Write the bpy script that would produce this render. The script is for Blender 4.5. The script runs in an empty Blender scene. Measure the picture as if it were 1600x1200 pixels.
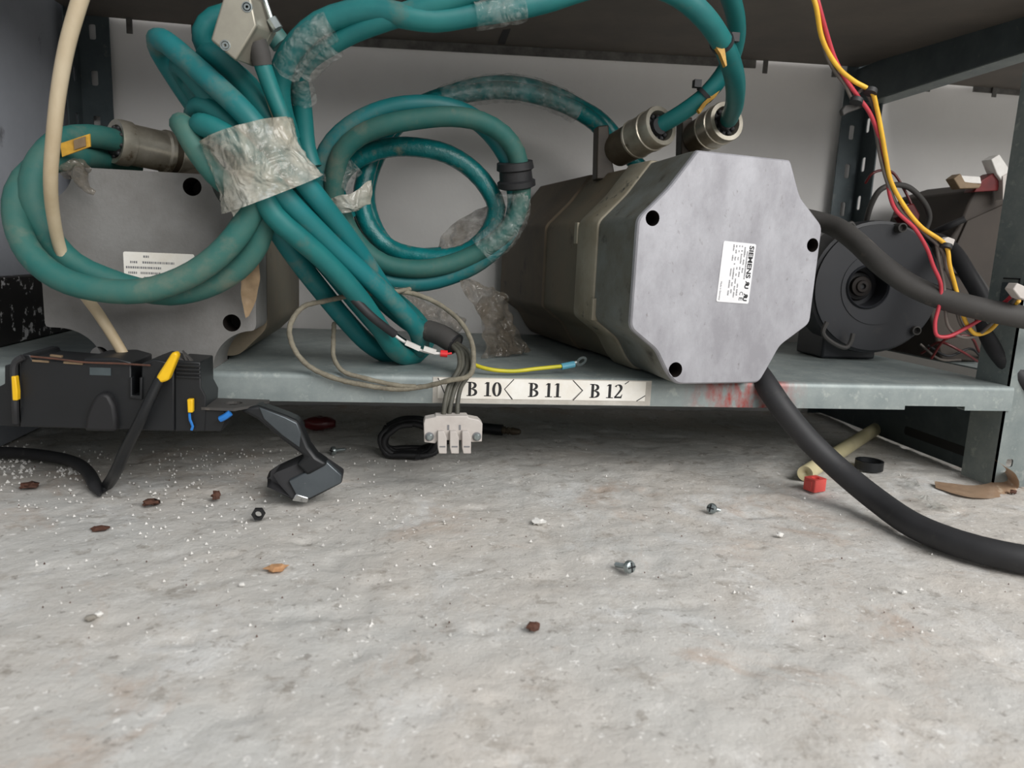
import bpy, bmesh, math, random
import numpy as np
from mathutils import Vector, Matrix, Quaternion, noise as mnoise
random.seed(7); rng = np.random.default_rng(7)
S = bpy.context.scene; COL = S.collection; PI = math.pi

# ------------------------------------------------------------------ camera
CAM_H, CAM_D, FPX = 0.24534, 0.74, 1150.0
PITCH, YAW, ROLL = math.radians(10), math.radians(8.5), math.radians(2.5)
F = Vector((math.sin(YAW)*math.cos(PITCH), math.cos(YAW)*math.cos(PITCH), -math.sin(PITCH)))
R0 = Vector((math.cos(YAW), -math.sin(YAW), 0)); U0 = R0.cross(F)
R = R0*math.cos(ROLL) + U0*math.sin(ROLL); U = U0*math.cos(ROLL) - R0*math.sin(ROLL)
CAMPOS = Vector((0, -CAM_D, CAM_H))
cd = bpy.data.cameras.new('camera'); cd.sensor_width = 36; cd.lens = FPX/1600*36; cd.clip_start = .01
cd.dof.use_dof = True; cd.dof.focus_distance = .78; cd.dof.aperture_fstop = 9.0
cam = bpy.data.objects.new('camera', cd); COL.objects.link(cam)
cam.matrix_world = Matrix(((R.x, U.x, -F.x, CAMPOS.x), (R.y, U.y, -F.y, CAMPOS.y), (R.z, U.z, -F.z, CAMPOS.z), (0, 0, 0, 1)))
S.camera = cam

# ------------------------------------------------------------------ light
W = bpy.data.worlds.new('world'); S.world = W; W.use_nodes = True
bgn = W.node_tree.nodes['Background']; bgn.inputs[0].default_value = (.95, .97, 1, 1); bgn.inputs[1].default_value = .40
def area(name, loc, target, sx, sy, power, color):
    l = bpy.data.lights.new(name, 'AREA'); l.shape = 'RECTANGLE'; l.size = sx; l.size_y = sy; l.energy = power; l.color = color
    o = bpy.data.objects.new(name, l); COL.objects.link(o); o.location = loc
    o.rotation_euler = (Vector(target)-Vector(loc)).to_track_quat('-Z', 'Y').to_euler()
area('window_light', (1.35, -2.2, 1.75), (.1, 0, .15), 2.2, 1.8, 96, (1, .985, .965))
vs = S.view_settings; vs.view_transform = 'Standard'; vs.look = 'None'; vs.gamma = 1; vs.use_curve_mapping = False; vs.exposure = 0.0

# ------------------------------------------------------------------ helpers
def ray(px, py): return F + R*((px-800)/FPX) + U*((600-py)/FPX)
def P(px, py, y):                      # the point seen at a pixel at room depth y
    d = ray(px, py); return CAMPOS + d*((y+CAM_D)/d.y)
def Q(px, py, z=0.0):                  # the point seen at a pixel at height z
    d = ray(px, py); return CAMPOS + d*((z-CAM_H)/d.z)
def lin(c):
    return tuple((v/255/12.92 if v/255 <= .04045 else ((v/255+.055)/1.055)**2.4) for v in c)

class MB:
    def __init__(s): s.v = []; s.f = []; s.m = []
    def vert(s, p): s.v.append(tuple(p)); return len(s.v)-1
    def face(s, idx, m=0): s.f.append(tuple(idx)); s.m.append(m)
    def add(s, vs_, fs, m=0):
        b = len(s.v); s.v += [tuple(p) for p in vs_]
        for f in fs: s.face([b+i for i in f], m)
    def box(s, lo, hi, m=0, M=None):
        x0, y0, z0 = lo; x1, y1, z1 = hi
        vs_ = [Vector(p) for p in ((x0,y0,z0),(x1,y0,z0),(x1,y1,z0),(x0,y1,z0),(x0,y0,z1),(x1,y0,z1),(x1,y1,z1),(x0,y1,z1))]
        if M: vs_ = [M @ p for p in vs_]
        s.add(vs_, [(3,2,1,0),(4,5,6,7),(0,1,5,4),(1,2,6,5),(2,3,7,6),(3,0,4,7)], m)
    def loft(s, rings, m=0, cap0=True, cap1=True, closed=True):
        n = len(rings[0]); b = len(s.v)
        for r in rings: s.v += [tuple(p) for p in r]
        for k in range(len(rings)-1):
            for i in range(n if closed else n-1):
                j = (i+1) % n
                s.face((b+k*n+i, b+k*n+j, b+(k+1)*n+j, b+(k+1)*n+i), m)
        if cap0: s.face([b+i for i in range(n)][::-1], m)
        if cap1: s.face([b+(len(rings)-1)*n+i for i in range(n)], m)
    def tube(s, pts, r, n=12, m=0, step=None, caps=True, wob=0, spline=True, wr=None):
        pts = [Vector(p) for p in pts]
        if spline: pts = smooth(pts, step or max((r(0) if callable(r) else r)*.9, .0025))
        rings = []; T = None; N = None
        for i, p in enumerate(pts):
            t = (pts[min(i+1, len(pts)-1)]-pts[max(i-1, 0)])
            if t.length < 1e-9: t = T or Vector((0,0,1))
            t.normalize()
            if N is None:
                N = t.orthogonal().normalized()
            else:
                q = T.rotation_difference(t); N = (q @ N); N = (N - t*N.dot(t)).normalized()
            T = t; B = t.cross(N)
            rr = r(i/(len(pts)-1)) if callable(r) else r
            ring = []
            for k in range(n):
                u_ = N*math.cos(2*PI*k/n) + B*math.sin(2*PI*k/n); ff = 1+(random.uniform(-wob, wob) if wob else 0)
                if wr: ff += wr[0]*ridge(p+u_*rr, wr[1])
                ring.append(p + u_*(rr*ff))
            rings.append(ring)
        s.loft(rings, m, caps, caps)
    def lathe(s, p, axis, prof, n=24, m=0, mats=None):     # prof: (along axis, radius)
        axis = Vector(axis).normalized(); N = axis.orthogonal().normalized(); B = axis.cross(N); p = Vector(p)
        rings = [[p + axis*a + (N*math.cos(2*PI*k/n) + B*math.sin(2*PI*k/n))*max(r_, 1e-5) for k in range(n)] for a, r_ in prof]
        if mats is None: s.loft(rings, m)
        else:
            for k in range(len(rings)-1): s.loft(rings[k:k+2], mats[k], False, False)
            s.face([s.vert(q) for q in rings[0]][::-1], mats[0]); s.face([s.vert(q) for q in rings[-1]], mats[-1])
    def sphere(s, c, r, m=0, sc=(1,1,1), jit=0, u=8, v=6):
        c = Vector(c); b = len(s.v); rings = []
        for j in range(1, v):
            th = PI*j/v
            rings.append([c+Vector((math.sin(th)*math.cos(2*PI*i/u)*sc[0], math.sin(th)*math.sin(2*PI*i/u)*sc[1], math.cos(th)*sc[2]))*r*(1+random.uniform(-jit, jit)) for i in range(u)])
        s.loft(rings, m)
    def poly3(s, pts, thick, m=0, front_scale=None):       # extrude a 3D polygon along a vector
        n = len(pts); a = [Vector(p) for p in pts]; t = Vector(thick)
        s.loft([a, [p+t for p in a]], m)
    def pxp(s, px, y, depth, m=0):                         # profile at room depth y, extruded straight back
        a = [P(x_, y_, y) for x_, y_ in px]
        s.poly3(a, (0, depth, 0), m)
    def obj(s, name, mats, parent=None, sm=35, bevel=0, seg=2):
        mats = mats if isinstance(mats, (list, tuple)) else [mats]
        off = Vector(ROOT.get(parent.name, (0,0,0))) if parent else Vector((0,0,0))
        if not parent:
            A = np.array(s.v); lo = A.min(0); hi = A.max(0); off = Vector(((lo[0]+hi[0])/2, (lo[1]+hi[1])/2, lo[2]))
        me = bpy.data.meshes.new(name)
        me.from_pydata([(p[0]-off.x, p[1]-off.y, p[2]-off.z) for p in s.v], [], s.f)
        for k in mats: me.materials.append(k)
        me.polygons.foreach_set('material_index', s.m)
        bm = bmesh.new(); bm.from_mesh(me); bmesh.ops.recalc_face_normals(bm, faces=bm.faces); bm.to_mesh(me); bm.free()
        if sm:
            me.polygons.foreach_set('use_smooth', [True]*len(me.polygons)); me.set_sharp_from_angle(angle=math.radians(sm))
        o = bpy.data.objects.new(name, me); COL.objects.link(o)
        if parent: o.parent = parent; ROOT[o.name] = tuple(off)
        else: o.location = off; ROOT[o.name] = tuple(off)
        if bevel:
            bv = o.modifiers.new('bevel', 'BEVEL'); bv.width = bevel; bv.segments = seg; bv.limit_method = 'ANGLE'; bv.angle_limit = math.radians(40)
        return o
ROOT = {}
def ridge(p, fq):                      # smooth wrinkles, about -1 .. 1
    q = Vector(p)*fq; return (.55-1.6*abs(mnoise.noise(q)))+.5*(.5-1.6*abs(mnoise.noise(q*2.3+Vector((3, 7, 1)))))
def thing(name, label, cat, loc, group=None):
    o = bpy.data.objects.new(name, None); COL.objects.link(o); o.location = loc; o.empty_display_size = .02
    ROOT[o.name] = tuple(loc); return tag(o, label, cat, group)
def tag(o, label=None, cat=None, group=None, kind=None):
    if label: o['label'] = label
    if cat: o['category'] = cat
    if group: o['group'] = group
    if kind: o['kind'] = kind
    return o
def smooth(pts, step):
    out = []; n = len(pts)
    for i in range(n-1):
        p1, p2 = pts[i], pts[i+1]; p0 = pts[i-1] if i else p1*2-p2; p3 = pts[i+2] if i+2 < n else p2*2-p1
        d = [max((b-a).length, 1e-6)**.5 for a, b in ((p0,p1),(p1,p2),(p2,p3))]
        t0 = 0; t1 = d[0]; t2 = t1+d[1]; t3 = t2+d[2]
        k = max(2, int((p2-p1).length/step))
        for q in range(k):
            t = t1+(t2-t1)*q/k
            A1 = p0*((t1-t)/(t1-t0))+p1*((t-t0)/(t1-t0)); A2 = p1*((t2-t)/(t2-t1))+p2*((t-t1)/(t2-t1)); A3 = p2*((t3-t)/(t3-t2))+p3*((t-t2)/(t3-t2))
            B1 = A1*((t2-t)/(t2-t0))+A2*((t-t0)/(t2-t0)); B2 = A2*((t3-t)/(t3-t1))+A3*((t-t1)/(t3-t1))
            out.append(B1*((t2-t)/(t2-t1))+B2*((t-t1)/(t2-t1)))
    out.append(pts[-1]); return out
def path(*a): return [P(*p) for p in a]
def cable(name, pts, r, mat_, parent=None, n=12, **k):
    mb = MB(); mb.tube(pts, r, n, **k); return mb.obj(name, mat_, parent, sm=60)
def round_poly(pts, r, k=4):
    out = []; n = len(pts)
    for i in range(n):
        a, b, c = Vector(pts[i-1]), Vector(pts[i]), Vector(pts[(i+1) % n]); u = (a-b); w = (c-b)
        rr = min(r, u.length*.45, w.length*.45); s_ = b+u.normalized()*rr; e = b+w.normalized()*rr
        for q in range(k+1):
            t = q/k; out.append(s_*(1-t)**2+b*2*t*(1-t)+e*t*t)
    return out
def fill2d(loops):                       # triangulate an outline with holes; returns verts, tris
    bm = bmesh.new(); es = []
    for L in loops:
        vv = [bm.verts.new((p[0], p[1], 0)) for p in L]
        es += [bm.edges.new((vv[i], vv[(i+1) % len(vv)])) for i in range(len(vv))]
    bmesh.ops.triangle_fill(bm, use_beauty=True, use_dissolve=False, edges=es)
    bm.verts.index_update(); v = [(p.co.x, p.co.y) for p in bm.verts]; f = [[q.index for q in g.verts] for g in bm.faces]
    bm.free(); return v, f
def plate(mb, loops, fr, thick, m=0, mh=None):  # plate with through holes; fr(u,v,d)->point
    v, f = fill2d(loops)
    mb.add([fr(a, b, 0) for a, b in v], f, m); mb.add([fr(a, b, thick) for a, b in v], f, m)
    for i, L in enumerate(loops): mb.loft([[fr(p[0], p[1], 0) for p in L], [fr(p[0], p[1], thick) for p in L]], m if (i == 0 or mh is None) else mh, False, False)
def circ(u, v, r, n=20): return [(u+r*math.cos(2*PI*k/n), v+r*math.sin(2*PI*k/n)) for k in range(n)]
def rrect(u0, v0, u1, v1, r): return [(p.x, p.y) for p in round_poly([(u0,v0),(u1,v0),(u1,v1),(u0,v1)], r)]
def text2d(s, size, bold=0.0):
    c = bpy.data.curves.new('lettering', 'FONT'); c.body = s; c.size = size; c.offset = bold*size; c.resolution_u = 3
    o = bpy.data.objects.new('lettering', c); COL.objects.link(o); dg = bpy.context.evaluated_depsgraph_get(); dg.update()
    me = bpy.data.meshes.new_from_object(o.evaluated_get(dg))
    v = [(p.co.x, p.co.y) for p in me.vertices]; f = [list(p.vertices) for p in me.polygons]
    bpy.data.objects.remove(o); bpy.data.curves.remove(c); bpy.data.meshes.remove(me); return v, f

# ------------------------------------------------------------------ materials
def mat(name, c1, c2=None, c3=None, rough=.6, metal=0, scale=20, detail=6, bump=.0, bscale=None, spec=.5, stretch=(1,1,1), lo=.35, hi=.65, lo3=.62, hi3=.72, scale3=None, transp=None, bdet=None, bdist=0):
    m = bpy.data.materials.new(name); m.use_nodes = True; nt = m.node_tree; N = nt.nodes; L = nt.links; b = N['Principled BSDF']
    b.inputs['Roughness'].default_value = rough; b.inputs['Metallic'].default_value = metal; b.inputs['Specular IOR Level'].default_value = spec
    tc = N.new('ShaderNodeTexCoord'); mp = N.new('ShaderNodeMapping'); mp.inputs['Scale'].default_value = stretch; L.new(tc.outputs['Object'], mp.inputs[0])
    def noise(sc, det=detail, w=0.0):
        n = N.new('ShaderNodeTexNoise'); n.inputs['Scale'].default_value = sc; n.inputs['Detail'].default_value = det; n.inputs['Roughness'].default_value = .65; n.inputs['Distortion'].default_value = w
        L.new(mp.outputs[0], n.inputs['Vector']); return n.outputs['Fac']
    def ramp(fac, a, c): 
        r = N.new('ShaderNodeMapRange'); r.inputs[1].default_value = a; r.inputs[2].default_value = c; L.new(fac, r.inputs[0]); return r.outputs[0]
    def mix(f, a, c):
        x = N.new('ShaderNodeMix'); x.data_type = 'RGBA'; L.new(f, x.inputs[0])
        for i, q in ((6, a), (7, c)):
            if isinstance(q, tuple): x.inputs[i].default_value = (*lin(q), 1)
            else: L.new(q, x.inputs[i])
        return x.outputs[2]
    cur = c1
    if c2: cur = mix(ramp(noise(scale), lo, hi), cur, c2)
    if c3: cur = mix(ramp(noise(scale3 or scale*2.7), lo3, hi3), cur, c3)
    if isinstance(cur, tuple): b.inputs['Base Color'].default_value = (*lin(cur), 1)
    else: L.new(cur, b.inputs['Base Color'])
    if bump:
        bp = N.new('ShaderNodeBump'); bp.inputs['Strength'].default_value = 1; bp.inputs['Distance'].default_value = bump; L.new(noise(bscale or scale*3, bdet if bdet is not None else detail, bdist), bp.inputs['Height']); L.new(bp.outputs[0], b.inputs['Normal'])
    if transp:
        t = N.new('ShaderNodeBsdfTransparent'); x = N.new('ShaderNodeMixShader'); out = N['Material Output']
        L.new(ramp(noise(transp[2]), .35, .65), x.inputs[0])
        r = x.inputs[0].links[0].from_node; r.inputs[3].default_value = transp[0]; r.inputs[4].default_value = transp[1]
        L.new(t.outputs[0], x.inputs[1]); L.new(b.outputs[0], x.inputs[2]); L.new(x.outputs[0], out.inputs[0])
    m['tools'] = 0
    return m
M = {}
M['teal'] = mat('teal cable jacket', (12,98,99), (24,112,110), (92,102,90), rough=.5, scale=14, scale3=18, lo3=.56, hi3=.78)
M['teal_dusty'] = mat('dusty teal cable jacket', (26,98,93), (66,104,94), (112,116,102), rough=.65, scale=16, scale3=22, lo3=.55, hi3=.8)
M['teal_bright'] = mat('clean teal cable jacket', (12,112,117), (26,106,106), (98,116,108), rough=.5, scale=12, scale3=20, lo3=.54, hi3=.74)
M['teal_film'] = mat('film wrapped teal cable', (18,118,120), (16,92,92), (100,112,100), rough=.2, scale=40, scale3=50, bump=.0015, bscale=90, lo3=.58, hi3=.72)
M['cast'] = mat('bright cast aluminium', (172,172,177), (148,147,152), (118,114,112), rough=.55, metal=.25, scale=28, scale3=190, lo3=.62, hi3=.78, bump=.0003, bscale=300, stretch=(1,1,.55))
M['cast_shaded'] = mat('shade-toned cast aluminium', (132,131,129), (116,114,111), (86,82,77), rough=.6, metal=.2, scale=18, scale3=60, lo3=.68, hi3=.8, bump=.0003, bscale=300)  # the left motor's weaker light is put into this darker tone
M['cast_side'] = mat('grimy shade-toned casting', (122,126,122), (106,104,94), (66,64,58), rough=.6, metal=.2, scale=22, scale3=45, lo3=.6, hi3=.74, bump=.0004, bscale=200)  # end cap's shaded side toned darker than the plate, with grime spots
M['body'] = mat('olive grey motor housing', (98,94,80), (112,100,82), (68,64,54), rough=.6, metal=.15, scale=14, scale3=30, lo3=.6, hi3=.75)
M['body_dark'] = mat('brown dusty motor housing', (88,79,67), (108,95,77), (60,54,47), rough=.65, metal=.1, scale=12, scale3=30)
M['flange'] = mat('worn beige painted flange', (150,144,128), (128,120,102), (64,64,60), rough=.6, scale=20, scale3=36, lo3=.59, hi3=.65)
M['bracket'] = mat('dark brown bracket', (66,58,48), (50,44,38), rough=.5, metal=.2, scale=30)
M['hole'] = mat('dark bore', (38,30,26), (22,18,16), rough=.7, metal=.2, scale=60)
M['galv'] = mat('galvanised steel', (142,150,148), (122,132,132), (160,166,162), rough=.5, metal=.35, scale=45, scale3=90, lo3=.55, hi3=.7)
M['galv_dark'] = mat('shade-toned blue grey steel', (80,90,93), (68,77,80), (96,102,103), rough=.5, metal=.3, scale=25, scale3=60)  # the side beam's shade is put into this darker steel tone
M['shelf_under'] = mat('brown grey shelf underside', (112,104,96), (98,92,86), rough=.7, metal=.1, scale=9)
M['rim'] = mat('grey worn rim', (120,118,114), (84,82,80), rough=.6, metal=.3, scale=40)
M['nickel'] = mat('nickel plated brass', (196,190,176), (160,152,136), (110,98,80), rough=.3, metal=.6, scale=30, scale3=60)
M['bronze'] = mat('tarnished brown metal', (104,94,78), (78,68,56), (140,128,108), rough=.4, metal=.4, scale=26, scale3=70, lo3=.66, hi3=.75)
M['hood'] = mat('cast zinc connector hood', (168,164,150), (150,146,134), rough=.38, metal=.5, scale=20)
M['black'] = mat('black plastic', (22,24,27), (17,19,21), (40,42,42), rough=.45, scale=20, scale3=60, lo3=.62, hi3=.8)
M['black_rub'] = mat('black rubber', (44,44,46), (34,34,36), (66,64,62), rough=.6, scale=15, scale3=50, lo3=.6, hi3=.8)
M['grey_rub'] = mat('dusty grey cable jacket', (70,68,66), (58,56,54), (92,86,80), rough=.7, scale=12, scale3=40)
M['fan'] = mat('matt black enamel', (34,36,41), (29,30,34), (52,49,47), rough=.5, scale=10, scale3=35, lo3=.6, hi3=.8)
M['brown_box'] = mat('brown dusty sheet metal', (62,54,47), (52,46,41), rough=.7, scale=8)
M['beige'] = mat('aged ivory cable jacket', (190,176,150), (172,154,124), (112,94,72), rough=.6, scale=20, scale3=60, lo3=.68, hi3=.75, stretch=(1,1,.5))
M['string'] = mat('grey twine', (138,132,116), (112,106,92), rough=.9, scale=120, bump=.0008, bscale=500)
M['yellow'] = mat('yellow plastic', (240,192,24), (226,176,20), rough=.4, scale=30)
M['tagy'] = mat('amber marker tag', (206,158,52), (150,110,44), rough=.5, scale=60)
M['ye_wire'] = mat('yellow wire insulation', (236,186,54), (214,164,50), rough=.45, scale=40)
M['gr_ye'] = mat('yellow green earth wire', (206,190,40), (170,170,40), rough=.45, scale=40)
M['red_wire'] = mat('red wire insulation', (196,62,76), (176,54,64), rough=.45, scale=40)
M['gy_wire'] = mat('grey wire insulation', (112,104,98), (88,82,78), rough=.55, scale=40)
M['wire_dk'] = mat('dark dusty wire', (66,66,60), (88,86,76), rough=.6, scale=60)
M['white'] = mat('white plastic', (226,224,220), (206,202,196), rough=.45, scale=30)
M['grey_pl'] = mat('light grey plastic', (196,190,184), (180,172,166), rough=.45, scale=25)
M['paper'] = mat('white paper label', (238,236,230), (224,218,206), rough=.6, scale=25)
M['paper_old'] = mat('yellowed paper label', (206,190,164), (184,164,134), rough=.7, scale=35)
M['strip_film'] = mat('grey dirty label film', (196,192,184), (170,164,154), rough=.4, scale=30)
M['ink'] = mat('black ink', (24,24,26), rough=.6)
M['ink_soft'] = mat('grey ink', (120,120,122), rough=.6)
M['metal_label'] = mat('silver foil label', (232,232,234), (220,220,222), rough=.4, scale=20)
M['red'] = mat('coral red plastic', (226,92,84), (206,76,70), rough=.45, scale=30)
M['red_hot'] = mat('red sleeve', (214,40,44), rough=.4)
M['blue'] = mat('blue plastic', (40,120,200), rough=.4)
M['teal_sleeve'] = mat('pale blue crimp sleeve', (84,150,170), rough=.4)
M['zinc'] = mat('zinc plated steel', (170,178,178), (140,150,150), rough=.3, metal=.8, scale=60)
M['silver'] = mat('dark silver paint', (86,92,96), (74,80,84), (150,150,150), rough=.35, metal=.5, scale=30, scale3=160, lo3=.7, hi3=.74)
M['chrome'] = mat('bright chrome', (210,212,212), rough=.15, metal=1)
M['film'] = mat('dusty clear film', (198,198,188), (172,164,146), (222,224,220), rough=.1, scale=16, scale3=40, bump=.008, bscale=42, bdet=1.5, bdist=1.6, transp=(.22, .86, 26), lo3=.6, hi3=.7)
M['film_dark'] = mat('grimy clear film', (126,118,106), (96,86,74), (190,188,182), rough=.09, scale=30, scale3=90, bump=.008, bscale=45, bdet=1.5, bdist=1.6, transp=(.12, .55, 40), lo3=.64, hi3=.7)
M['film_clear'] = mat('clear film', (200,204,202), (160,160,150), rough=.07, scale=40, bump=.008, bscale=60, bdet=1.5, bdist=1.5, transp=(.03, .36, 60))
M['tape'] = mat('brown packing tape', (186,158,132), (164,136,112), (206,188,164), rough=.35, scale=25, transp=(.7, .95, 30))
M['bag_tape'] = mat('brown dusty tape', (140,118,90), (110,92,70), rough=.5, scale=40)
M['tube'] = mat('translucent yellowish tube', (206,196,160), (190,180,140), rough=.4, scale=20)
M['leaf'] = mat('dry brown flake', (96,62,48), (72,46,36), rough=.8, scale=120)
M['wood'] = mat('pale wood chip', (202,158,116), (176,128,88), rough=.8, scale=120)
M['stone'] = mat('grey pebble', (150,146,138), (128,122,112), rough=.9, scale=90)
M['chalk'] = mat('white plaster crumb', (232,230,226), (214,212,206), rough=.9, scale=90)
M['lamp_red'] = mat('dark red plastic', (104,32,32), (80,26,28), rough=.3, scale=30)
M['wall_l'] = mat('blue grey panel paint', (166,170,178), (150,154,162), (112,114,118), rough=.6, scale=5, scale3=16, bump=.001, bscale=12)
M['wall_b'] = mat('white wall paint', (236,234,231), (228,225,222), (190,182,174), rough=.7, scale=4, scale3=60, lo3=.7, hi3=.78, bump=.0006, bscale=30)
def black_flecked():
    m = mat('black paint with white flecks', (36,34,34), (26,25,25), (206,206,206), rough=.5, scale=18, scale3=48, lo3=.605, hi3=.625); return m
M['flecked'] = black_flecked()
def floor_mat():
    m = bpy.data.materials.new('rough concrete'); m.use_nodes = True; nt = m.node_tree; N = nt.nodes; L = nt.links; b = N['Principled BSDF']
    b.inputs['Roughness'].default_value = .85; b.inputs['Specular IOR Level'].default_value = .25
    tc = N.new('ShaderNodeTexCoord')
    def noise(sc, det=8, rough=.65, dist=0):
        n = N.new('ShaderNodeTexNoise'); n.inputs['Scale'].default_value = sc; n.inputs['Detail'].default_value = det; n.inputs['Roughness'].default_value = rough; n.inputs['Distortion'].default_value = dist
        L.new(tc.outputs['Object'], n.inputs['Vector']); return n.outputs['Fac']
    def rmp(f, a, c, e=1.0):
        r = N.new('ShaderNodeMapRange'); r.inputs[1].default_value = a; r.inputs[2].default_value = c; r.inputs[4].default_value = e; L.new(f, r.inputs[0]); return r.outputs[0]
    def mix(f, a, c):
        x = N.new('ShaderNodeMix'); x.data_type = 'RGBA'; L.new(f, x.inputs[0])
        for i, q in ((6, a), (7, c)):
            if isinstance(q, tuple): x.inputs[i].default_value = (*lin(q), 1)
            else: L.new(q, x.inputs[i])
        return x.outputs[2]
    c = mix(rmp(noise(5, 6, .6, .4), .35, .65), (194,193,189), (200,194,186))
    c = mix(rmp(noise(9, 8, .7, .6), .54, .66, .75), c, (216,216,214))       # whitish scale patches
    c = mix(rmp(noise(7.3, 8, .7, .8), .56, .72, .55), c, (176,146,122))    # rusty dust
    c = mix(rmp(noise(30, 8, .75), .55, .67, .5), c, (140,130,118))        # scuffs
    c = mix(rmp(noise(14, 8, .8, .5), .57, .66, .55), c, (222,220,216))
    c = mix(rmp(noise(42, 5, .7, .3), .60, .66, .42), c, (122,112,100))
    c = mix(rmp(noise(110, 4, .7), .62, .68, .5), c, (112,104,96))          # pits
    c = mix(rmp(noise(170, 3, .6), .65, .69, .8), c, (236,234,230))         # chips
    L.new(c, b.inputs['Base Color'])
    add = N.new('ShaderNodeMath'); add.operation = 'ADD'; L.new(noise(45, 8, .7), add.inputs[0])
    mu = N.new('ShaderNodeMath'); mu.operation = 'MULTIPLY'; mu.inputs[1].default_value = .35; L.new(noise(190, 4, .7), mu.inputs[0]); L.new(mu.outputs[0], add.inputs[1])
    bp = N.new('ShaderNodeBump'); bp.inputs['Strength'].default_value = .8; bp.inputs['Distance'].default_value = .0028; L.new(add.outputs[0], bp.inputs['Height']); L.new(bp.outputs[0], b.inputs['Normal'])
    return m
M['floor'] = floor_mat()
def shelf_mat():                          # galvanised with a red paint smear and rust near x = .3 .. .42 on the front lip
    m = mat('galvanised shelf steel', (150,158,156), (128,138,138), (168,174,170), rough=.5, metal=.3, scale=40, scale3=80, lo3=.55, hi3=.7)
    nt = m.node_tree; N = nt.nodes; L = nt.links; b = N['Principled BSDF']; old = b.inputs['Base Color'].links[0].from_socket
    tc = N.new('ShaderNodeTexCoord'); sp = N.new('ShaderNodeSeparateXYZ'); L.new(tc.outputs['Object'], sp.inputs[0])
    def rng_(s, a, c):
        r = N.new('ShaderNodeMapRange'); r.inputs[1].default_value = a; r.inputs[2].default_value = c; L.new(s, r.inputs[0]); return r.outputs[0]
    def mul(a, c):
        q = N.new('ShaderNodeMath'); q.operation = 'MULTIPLY'; L.new(a, q.inputs[0]); L.new(c, q.inputs[1]); return q.outputs[0]
    n = N.new('ShaderNodeTexNoise'); n.inputs['Scale'].default_value = 110; n.inputs['Detail'].default_value = 6
    mp = N.new('ShaderNodeMapping'); mp.inputs['Scale'].default_value = (1,1,.5); mp.inputs['Rotation'].default_value = (0,.6,0); L.new(tc.outputs['Object'], mp.inputs[0]); L.new(mp.outputs[0], n.inputs['Vector'])
    k = mul(mul(rng_(sp.outputs[0], .155, .20), rng_(sp.outputs[0], .30, .25)), mul(rng_(sp.outputs[1], -.186, -.197), rng_(n.outputs[0], .38, .64)))
    x = N.new('ShaderNodeMix'); x.data_type = 'RGBA'; L.new(k, x.inputs[0]); L.new(old, x.inputs[6]); x.inputs[7].default_value = (*lin((160,62,54)), 1); L.new(x.outputs[2], b.inputs['Base Color'])
    return m
M['shelf'] = shelf_mat()

# ------------------------------------------------------------------ setting
def vnoise(x, y, seed):
    r = np.random.default_rng(seed); T = r.random((256, 256)); xi = np.floor(x).astype(int); yi = np.floor(y).astype(int); fx = x-xi; fy = y-yi
    fx = fx*fx*(3-2*fx); fy = fy*fy*(3-2*fy)
    g = lambda a, c: T[a % 256, c % 256]
    return (g(xi,yi)*(1-fx)+g(xi+1,yi)*fx)*(1-fy)+(g(xi,yi+1)*(1-fx)+g(xi+1,yi+1)*fx)*fy
xs = np.concatenate([np.linspace(-3, -.8, 8)[:-1], np.linspace(-.8, 1.1, 420), np.linspace(1.1, 3.2, 8)[1:]])
ys = np.concatenate([np.linspace(-3, -.62, 8)[:-1], np.linspace(-.62, .43, 300)])
gx, gy = np.meshgrid(xs, ys)
h = .0022*(vnoise(gx*19, gy*19, 1)-.5)+.0020*(vnoise(gx*46+9, gy*46, 2)-.5)+.0010*(vnoise(gx*120, gy*120, 3)-.5)
pit = vnoise(gx*38+5, gy*38+3, 4); h -= .0025*np.clip((pit-.78)/.2, 0, 1)
h -= .0016; h = np.minimum(h, .0003+.15*h)
nx, ny = len(xs), len(ys); idx = np.arange(nx*ny).reshape(ny, nx)
quads = np.stack([idx[:-1,:-1], idx[:-1,1:], idx[1:,1:], idx[1:,:-1]], -1).reshape(-1, 4)
me = bpy.data.meshes.new('floor'); me.from_pydata(np.stack([gx, gy, h], -1).reshape(-1, 3).tolist(), [], quads.tolist()); me.materials.append(M['floor'])
me.polygons.foreach_set('use_smooth', [True]*len(me.polygons))
fl = bpy.data.objects.new('floor', me); COL.objects.link(fl); fl['kind'] = 'structure'
mb = MB(); mb.box((-3, .425, -.05), (3.2, .49, 2.4)); tag(mb.obj('wall_back', M['wall_b']), kind='structure')
mb = MB(); mb.box((-.56, .05, -.0), (-.460, .424, 1.2)); tag(mb.obj('wall_left', M['wall_l'], bevel=.002), kind='structure')

# ------------------------------------------------------------------ shelving rack
XL, XR, YB, ZT, ZL = -.45, .705, .405, .121, .092
XP = .725
rack = thing('metal_shelving', 'grey galvanised shelving rack with two boards that carries both servo motors', 'shelving', (.14, .2, 0))
def shelf_profile(zb): return [(YB, ZT), (.006, ZT), (.0025, ZT-.0008), (.0006, ZT-.0028), (0, ZT-.006), (0, zb), (.012, zb), (.012, zb+.0015), (.0016, zb+.0015), (.0016, ZT-.006), (.006, ZT-.002), (YB, ZT-.002)]
mb = MB()
nx0, nx1 = P(1414, 635, 0).x, P(1508, 635, 0).x
for a, c, zb in ((XL, nx0, ZL), (nx0, nx1, ZL+.0045), (nx1, XR-.012, ZL)):
    mb.loft([[Vector((x, y, z)) for y, z in shelf_profile(zb)] for x in (a, c)])
# rounded right end
mb.box((XR-.012, .004, ZL), (XR-.0105, YB, ZT-.001)); mb.box((XL, YB-.0015, ZL), (XR-.012, YB, ZT))
lower = mb.obj('shelf_board', M['shelf'], rack); tag(lower, 'lower galvanised shelf board with red paint smear on its lip')
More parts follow.
